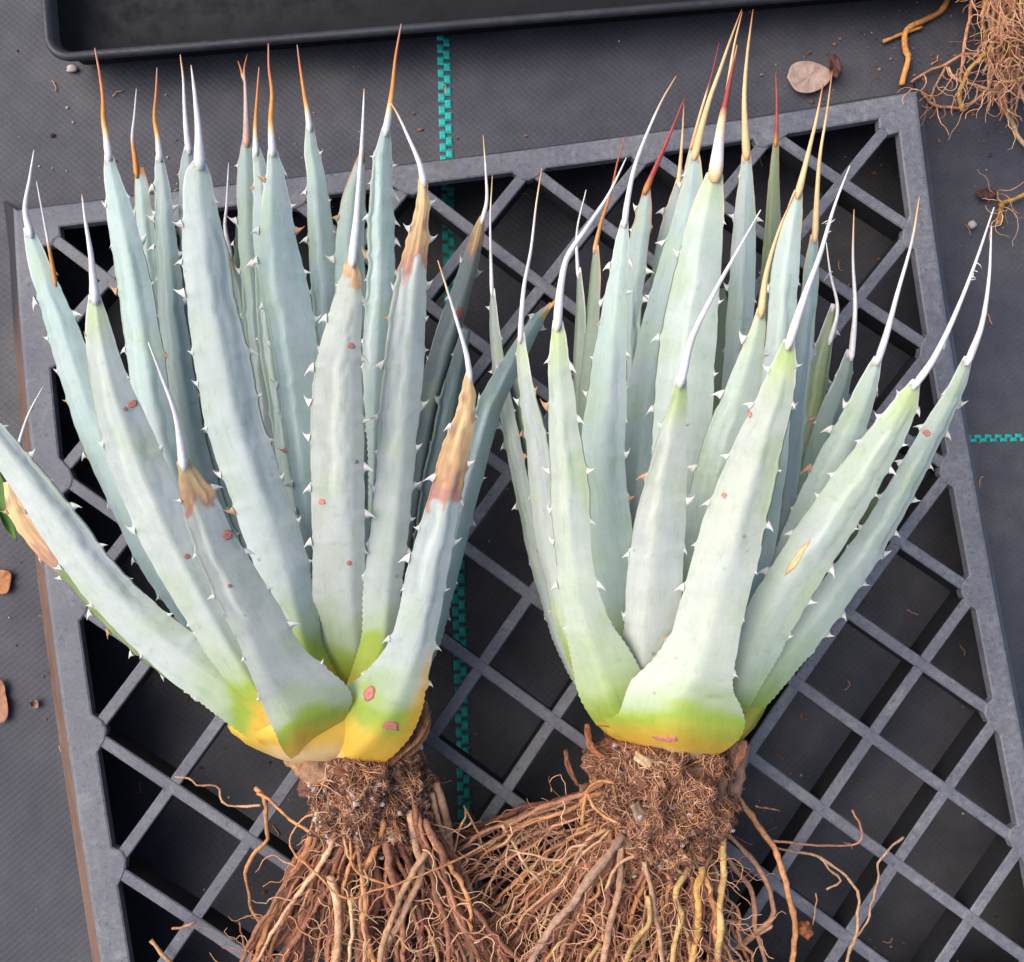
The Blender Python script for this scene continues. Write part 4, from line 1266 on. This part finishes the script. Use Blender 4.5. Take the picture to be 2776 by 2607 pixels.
for i in range(84):
    f = rr.random()
    x0, y0 = 1165 + f * 215, rr.uniform(1570, 1670)
    x1 = 1010 + f * 420 + rr.gauss(0, 40)
    zz = rr.uniform(0.8, 4.6)
    root(P2, [(x0, y0 - 25, zz), (x0, y0 + 20, zz + 0.1), (x0 + (x1 - x0) * 0.4 + rr.gauss(0, 10), 1770, zz * 0.85), (x0 + (x1 - x0) * 0.75, 1880, zz * 0.65 + 0.2), (x1, 1995, zz * 0.4 + 0.3)],
         rr.choice((2.5, 3.2, 4, 5, 7)), rr.uniform(1.8, 4.2), BROWN[rr.randrange(5)] * rr.uniform(0.8, 1.35), 16, rr.uniform(0, 300), keep=keep2)
YR = np.array([0.66, 0.44, 0.19])
for pts, a, b, col in (
    ([(1398, 1575, 4), (1401, 1598, 4.2), (1404, 1664, 4.2), (1399, 1746, 4), (1398, 1812, 3.6), (1391, 1890, 3)], 8, 9, YR * 1.08),
    ([(1350, 1630, 4.4), (1355, 1657, 4.6), (1362, 1697, 4.6), (1352, 1730, 4.4), (1358, 1779, 4), (1342, 1861, 3.6), (1335, 1940, 3)], 9, 8, YR * np.array([1, 0.88, 0.7])),
    ([(1334, 1680, 4.6), (1330, 1697, 4.6), (1312, 1736, 4.4), (1322, 1779, 4.2), (1309, 1838, 4), (1305, 1900, 3.6)], 8, 6, YR),
    ([(1303, 1700, 4), (1312, 1736, 3.9)], 4, 4, YR * 0.95),
    ([(1322, 1779, 4), (1335, 1820, 3.6), (1345, 1890, 3)], 5, 4, YR * 0.9),
    ([(1258, 1740, 5), (1262, 1790, 4.8), (1240, 1820, 4.6), (1215, 1860, 4.2), (1200, 1930, 3.6)], 6, 6, YR * 0.85),
    ([(1165, 1830, 3.8), (1140, 1870, 3.6), (1120, 1930, 3)], 5, 5, YR * 0.8),
    ([(1400, 1530, 2.8), (1432, 1549, 2.6), (1465, 1592, 2.2), (1498, 1638, 1.9), (1518, 1694, 1.7), (1534, 1756, 1.5), (1544, 1812, 1.3), (1537, 1867, 1.2), (1520, 1950, 1)], 7.5, 7, BROWN[3] * 1.25),
    ([(1405, 1610, 2.8), (1432, 1638, 2.6), (1468, 1677, 2.2), (1491, 1720, 2), (1501, 1779, 1.6), (1480, 1800, 1.5), (1440, 1835, 1.3)], 6, 7, BROWN[0] * 1.1),
    ([(1400, 1650, 2.4), (1432, 1690, 2), (1459, 1730, 1.7), (1468, 1795, 1.5), (1482, 1867, 1.2), (1500, 1950, 1)], 6, 6, BROWN[0] * 1.1),
    ([(1340, 1640, 4), (1385, 1680, 3.6), (1392, 1750, 3.2), (1380, 1800, 3)], 5, 4, BROWN[0] * 1.1),
    ([(1498, 1631, 1.9), (1550, 1638, 1.2), (1597, 1641, 0.8), (1669, 1637, 0.6), (1675, 1615, 0.6), (1656, 1572, 0.6)], 3, 2.4, BROWN[1] * 1.5),
    ([(1505, 1646, 1.8), (1540, 1652, 1.2), (1583, 1661, 1), (1629, 1690, 1), (1659, 1720, 0.9), (1669, 1746, 0.8), (1662, 1812, 0.8), (1646, 1867, 0.8), (1625, 1930, 0.8)], 3, 4.2, np.array([0.5, 0.31, 0.19])),
    ([(1590, 1662, 1), (1612, 1690, 0.9), (1630, 1703, 0.8), (1628, 1715, 0.8), (1605, 1726, 0.7)], 3.4, 2.4, np.array([0.5, 0.33, 0.2])),
    ([(1754, 1625, 0.5), (1728, 1646, 0.5), (1708, 1674, 0.5), (1702, 1720, 0.5), (1685, 1779, 0.5), (1662, 1818, 0.6)], 3, 2.4, np.array([0.52, 0.32, 0.24])),
    ([(1465, 1564, 2.4), (1500, 1570, 1.6), (1515, 1575, 1.2)], 2.6, 2, BROWN[1] * 1.3),
    ([(1432, 1840, 1.4), (1470, 1815, 1.4), (1500, 1795, 1.4)], 5, 5, BROWN[2] * 1.1),
    ([(1583, 1734, 0.7), (1585, 1760, 0.7), (1578, 1795, 0.7)], 2, 1.6, BROWN[2]),
    ([(1130, 1600, 4.6), (1140, 1540, 5), (1160, 1515, 5.4), (1195, 1520, 5.8)], 5, 4, BROWN[3] * 1.1),
    ([(1140, 1540, 5.2), (1158, 1570, 5.6), (1200, 1600, 5.8)], 4, 3, BROWN[3] * 1.2),
    ([(1175, 1730, 4.6), (1200, 1680, 5), (1240, 1660, 5.2), (1290, 1668, 5.2), (1325, 1695, 5)], 4, 4, BROWN[2] * 1.1),
    ([(975, 1600, 3.4), (1000, 1640, 3.4), (1020, 1680, 3.4), (1058, 1720, 3.4)], 4, 4, BROWN[2] * 1.15),
    ([(1140, 1640, 4.8), (1110, 1645, 4.6), (1090, 1670, 4.4), (1040, 1660, 4.2), (990, 1650, 4)], 3, 2.4, BROWN[2] * 1.1),
    ([(1210, 1620, 5.2), (1180, 1660, 5), (1120, 1740, 4.4), (1070, 1800, 3.8), (1010, 1900, 3)], 12, 8, np.array([0.40, 0.26, 0.19])),
    ([(1205, 1640, 5), (1200, 1720, 4.6), (1185, 1800, 4.2), (1165, 1900, 3.6)], 9, 8, BROWN[2]),
    ([(1250, 1670, 5), (1268, 1740, 4.8), (1280, 1830, 4.2), (1290, 1940, 3.6)], 7, 5, BROWN[2] * 0.95),
):
    root(P2, pts, a * 0.8, b * 0.8, col, 4, rr.uniform(0, 300))
V, Fc = lump(at(1562, 1803, 0.009), (0.0032, 0.0036, 0.003), 3, 0.35, 4)
put('soil_clod', V, Fc, M_SOIL, P2, [np.array([0.33, 0.13, 0.06])] * len(V))
fibres(P2, keep2, 1150, None, 22)

# ------------------------------------------------------------------ third plant, of which only the roots reach into the picture
P3 = thing('root_clump', at(1960, 60, GZ + 0.002), 'tangled brown bare roots of another plant beside the tray corner', 'roots')


def ground_root(pts, a, b, col, amp=3):
    return root_low(P3, pts, a, b, col, amp)


def root_low(parent, pts, a, b, col, amp, name='root'):
    q = wiggle([(x, y, z) for x, y, z in pts], max(10, int(sum(math.dist(u[:2], v[:2]) for u, v in zip(pts, pts[1:])) / 9)), amp, rr.uniform(0, 300))
    zz = np.maximum(q[:, 2] / 100, 0.0008)
    P = np.array([at(x, y, GZ + z) for (x, y, _), z in zip(q, zz)])
    n = len(P)
    t = np.linspace(0, 1, n)
    sd = rr.uniform(0, 99)
    rad = np.array([(a + (b - a) * x) * (1 + 0.2 * fbm(x * 12 + sd, sd)) * pxm(GZ) for x in t])
    V, Fc = tube(P, np.maximum(rad, 0.0002), 6)
    cols = np.repeat(np.array([np.clip(col * (0.95 + 0.5 * fbm(x * 6 + sd, 3.3)), 0.01, 0.9) for x in t]), 6, axis=0)
    keep3.append(np.c_[q[:, :2], q[:, 2] + GZ * 100])
    return put(name, V, Fc, M_ROOT, parent, cols, origin=P[0])


keep3 = []
for i in range(46):
    x0, y0 = rr.uniform(1905, 2040), rr.uniform(-90, -20)
    x1, y1 = 1900 + rr.random() * 130, rr.uniform(60, 235)
    zz = rr.uniform(0.6, 3.4)
    ground_root([(x0, y0, zz), (x0 * 0.6 + x1 * 0.4 + rr.gauss(0, 10), y0 + (y1 - y0) * 0.45, zz), (x1, y1, zz * 0.5)], rr.uniform(3, 7), rr.uniform(1.6, 3), BROWN[rr.randrange(4)] * rr.uniform(0.9, 1.3), 12)
for pts, a, b, col in (
    ([(1935, 70, 1.4), (1905, 110, 1), (1880, 140, 0.6), (1862, 185, 0.4), (1868, 215, 0.3)], 4, 5, np.array([0.55, 0.34, 0.12])),
    ([(1930, 130, 1), (1900, 108, 0.8), (1870, 105, 0.5), (1835, 125, 0.4), (1800, 138, 0.3), (1768, 160, 0.2)], 4, 2.4, BROWN[0]),
    ([(1838, 128, 0.4), (1815, 170, 0.3), (1805, 195, 0.2)], 3, 2, BROWN[0] * 0.9),
    ([(1840, 130, 0.4), (1850, 150, 0.4), (1895, 165, 0.5), (1930, 175, 1)], 3, 3, BROWN[2]),
    ([(1790, 178, 0.2), (1805, 200, 0.2), (1840, 208, 0.2), (1880, 205, 0.3), (1920, 170, 0.6)], 3, 3, BROWN[0]),
    ([(1890, -20, 1.2), (1882, 40, 0.9), (1872, 90, 0.6), (1862, 160, 0.4)], 4, 3, BROWN[0] * 1.2),
    ([(1935, 160, 1), (1950, 210, 0.6), (1965, 240, 0.4), (1988, 280, 0.3), (2030, 310, 0.3)], 5, 4, np.array([0.5, 0.33, 0.2])),
    ([(1940, 158, 2.6), (1965, 158, 2.6), (2000, 145, 2.6)], 4, 4, np.array([0.66, 0.48, 0.2])),
    ([(2010, 360, 0.6), (1975, 385, 0.4), (1950, 392, 0.3), (1940, 400, 0.3)], 4, 4.5, np.array([0.5, 0.29, 0.09])),
    ([(1948, 392, 0.3), (1942, 412, 0.3), (1940, 436, 0.3)], 5, 6, np.array([0.45, 0.22, 0.06])),
    ([(1934, 370, 0.3), (1938, 385, 0.3), (1946, 396, 0.3)], 2, 2, BROWN[2]),
):
    ground_root(pts, a, b, col)
fibres(P3, keep3, 260, None, 23, lens=(30, 110), thick=(0.8, 1.8))

tw = thing('dry_root_piece', at(1755, 70, GZ + 0.001), 'snapped orange brown root piece bent at an angle on the ground cloth', 'root')
for pts, a, b in (([(1845, -12, 0.3), (1828, 20, 0.3), (1800, 36, 0.3), (1760, 58, 0.3), (1758, 95, 0.3), (1764, 110, 0.3), (1750, 164, 0.3)], 6, 6), ([(1715, 80, 0.25), (1745, 68, 0.25), (1790, 52, 0.25)], 4, 3)):
    root_low(tw, pts, a, b, np.array([0.56, 0.28, 0.09]), 1.5, 'root')

# ------------------------------------------------------------------ black seed tray at the top left
st = thing('seed_tray', at(500, 0, GZ + 0.001), 'solid black plastic tray with a raised rounded rim, cropped by the top edge', 'tray')


def rounded(x0, y0, ux, uy, w, h, r, n=10):
    """closed outline; origin corner, unit vectors, size (metres)"""
    out = []
    for cx, cy, a0 in ((w - r, r, -90), (w - r, h - r, 0), (r, h - r, 90), (r, r, 180)):
        for i in range(n + 1):
            a = math.radians(a0 + 90 * i / n)
            out.append((cx + r * math.cos(a), cy + r * math.sin(a)))
    return np.array([x0 + ux * a + uy * b for a, b in out])


c0 = at(84, 120, GZ + 0.026)
c1 = at(1640, -8, GZ + 0.026)
ux = norm(np.r_[(c1 - c0)[:2], 0])
uy = np.array([-ux[1], ux[0], 0])
SW, SH = 0.54, 0.28


def ring_at(off, z, r):
    o = c0 + ux * off + uy * off
    P = rounded(o, 0, ux, uy, SW - 2 * off, SH - 2 * off, max(r - off, 0.004))
    P[:, 2] = z
    return P


def shell(name, secs, cap=False, mat=None):
    R = [ring_at(o, GZ + z, 0.0125) for o, z in secs]
    n = len(R[0])
    V = np.vstack(R)
    Fc = [(i * n + k, i * n + (k + 1) % n, (i + 1) * n + (k + 1) % n, (i + 1) * n + k) for i in range(len(R) - 1) for k in range(n)]
    if cap:
        Fc.append(tuple((len(R) - 1) * n + k for k in range(n)))
    return put(name, V, Fc, mat or M_BLACK, st, smooth=True)


shell('rim', [(0.0035, 0.0215), (0.0012, 0.0220), (0.0005, 0.0237), (0.0009, 0.0251), (0.0020, 0.026), (0.0034, 0.0257), (0.0048, 0.0243), (0.0066, 0.0205)], mat=M_RIM)
shell('tray_wall', [(0.0050, 0.0215), (0.0085, 0.0045), (0.012, 0.0012)])
shell('tray_inside', [(0.0068, 0.0203), (0.0105, 0.0062), (0.014, 0.0035), (0.03, 0.0033)], cap=True)


# ------------------------------------------------------------------ small litter
def flat_leaf(name, outline, z0, th, col, label, cat, group=None, curl=0.0015, mid=None, sheet=None):
    """thin dished scrap with a real thickness from an outline in px"""
    q = catmull(outline + [outline[0]], 40)[:-1]
    cx, cy = q[:, 0].mean(), q[:, 1].mean()
    V, Fc, Cc = [], [], []
    rings = (0.0, 0.35, 0.7, 0.92, 1.0)
    n = len(q)
    for top in (1, 0):
        for r in rings:
            for i in range(n):
                x, y = cx + (q[i, 0] - cx) * r, cy + (q[i, 1] - cy) * r
                z = z0 + curl * r * r * (1 + fbm(i * 0.3, cx)) + (th if top else 0) * (1 if r < 1 else 0.6) + 0.0006 * fbm(x * 0.1, y * 0.1)
                V.append(at(x, y, z))
                Cc.append(np.clip(np.array(col) * (1 + 0.35 * fbm(x * 0.12, y * 0.12)), 0, 1))
    R = len(rings)
    for s in (0, 1):
        o = s * R * n
        for a in range(R - 1):
            for i in range(n):
                i2 = (i + 1) % n
                f = (o + a * n + i, o + a * n + i2, o + (a + 1) * n + i2, o + (a + 1) * n + i)
                Fc.append(f if s == 0 else f[::-1])
    for i in range(n):
        i2 = (i + 1) % n
        Fc.append(((R - 1) * n + i, (R - 1) * n + i2, (2 * R - 1) * n + i2, (2 * R - 1) * n + i))
    o = put(name, V, Fc, M_SCAR, None, Cc)
    tag(o, label, cat, group)
    return o


flat_leaf('dry_petal', [(1528, 150), (1538, 125), (1568, 118), (1600, 128), (1618, 142), (1600, 168), (1572, 180), (1545, 175)], GZ + 0.002, 0.0006, (0.36, 0.26, 0.22), 'pale pinkish dry petal lying flat on the ground cloth', 'petal')
flat_leaf('withered_bud', [(1608, 120), (1616, 105), (1628, 112), (1634, 135), (1626, 152), (1612, 140)], GZ + 0.0045, 0.003, (0.07, 0.025, 0.02), 'dark red brown withered bud touching the pale petal', 'bud')
flat_leaf('withered_bud', [(1893, 372), (1912, 364), (1935, 372), (1928, 384), (1905, 386)], GZ + 0.0012, 0.0025, (0.07, 0.03, 0.028), 'dark withered bud on the cloth beside the right root bit', 'bud')
flat_leaf('green_leaf', [(-60, 880), (-15, 890), (6, 930), (22, 990), (33, 1045), (34, 1052), (14, 1032), (-12, 985), (-50, 960)], GZ + 0.008, 0.0007, (0.055, 0.14, 0.02), 'fresh green leaf tip poking in at the left edge', 'leaf', curl=0.003)
flat_leaf('dry_leaf_fragment', [(-20, 1106), (5, 1106), (21, 1112), (20, 1135), (12, 1152), (-20, 1146)], GZ + 0.001, 0.0006, (0.34, 0.14, 0.05), 'orange brown dry leaf bit at left edge, the upper of two', 'leaf scrap', 'dry leaf scraps at the left edge')
flat_leaf('dry_leaf_fragment', [(-20, 1325), (4, 1320), (12, 1350), (16, 1385), (8, 1402), (-20, 1398)], GZ + 0.001, 0.0006, (0.30, 0.14, 0.085), 'long reddish brown leaf bit at left edge, the lower of two', 'leaf scrap', 'dry leaf scraps at the left edge')
flat_leaf('dry_leaf_fragment', [(57, 1362), (66, 1357), (74, 1362), (73, 1374), (63, 1375)], GZ + 0.001, 0.0005, (0.20, 0.11, 0.085), 'tiny squarish brown crumb on the cloth near the tray side', 'leaf scrap', 'dry leaf scraps at the left edge')
V, Fc = lump(at(1887, 436, GZ + 0.002), (0.0021, 0.0021, 0.002), 3, 0.15, 2)
tag(put('pebble', V, Fc, M_PERLITE), 'small round white pebble on the ground cloth', 'pebble')
V, Fc = lump(at(140, 133, GZ + 0.0015), (0.0028, 0.0018, 0.0014), 2, 0.3, 6)
tag(put('grit_crumb', V, Fc, M_PERLITE), 'pale crumb of grit beside the black tray corner', 'crumb')
s = Soup()
for i in range(150):
    x, y = rnd.uniform(-30, 2020), rnd.uniform(60, 1900)
    p = at(x, y, GZ + 0.0004)
    r = rnd.choice((0.0002, 0.0003, 0.0004, 0.0006)) * rnd.uniform(0.7, 1.2)
    s.add(*lump(p, (r, r, r * 0.7), 1, 0.4, rnd.random() * 40))
o = s.build('grit', M_PERLITE, None, smooth=False, kind='stuff')
tag(o, 'scattered pale perlite crumbs on the ground cloth', 'grit')
s = Soup()
for i in range(420):                                        # brown soil crumbs, thickest round the tray and the roots
    if rnd.random() < 0.5:
        x, y = rnd.gauss(1780, 160), rnd.gauss(160, 140)
    else:
        x, y = rnd.uniform(-30, 2020), rnd.uniform(60, 1900)
    p = at(x, y, GZ + 0.0004)
    r = rnd.choice((0.0003, 0.0004, 0.0006, 0.0009)) * rnd.uniform(0.7, 1.3)
    s.add(*lump(p, (r * 1.3, r, r * 0.7), 1, 0.5, rnd.random() * 40), np.array([0.20, 0.11, 0.08]) * rnd.uniform(0.5, 1.6))
o = s.build('soil_crumbs', M_SOIL, None, smooth=False, kind='stuff')
tag(o, 'scattered brown soil crumbs on the ground cloth', 'soil')
s = Soup()
for i in range(60):                                         # bits of root litter on the cloth
    x, y = rnd.uniform(-30, 2020), rnd.uniform(60, 1900)
    a = rnd.uniform(0, 6.28)
    pts = []
    for k in range(6):
        pts.append(at(x, y, GZ + 0.0008 + 0.0004 * fbm(k, i)))
        a += rnd.gauss(0, 0.5)
        x += 5 * math.cos(a)
        y += 5 * math.sin(a)
    V, Fc = tube(np.array(pts), 0.0003, 4)
    s.add(V, Fc, BROWN[rnd.randrange(4)])
o = s.build('root_litter', M_FIBRE, None, kind='stuff')
tag(o, 'thin broken bits of root strewn on the cloth', 'litter')
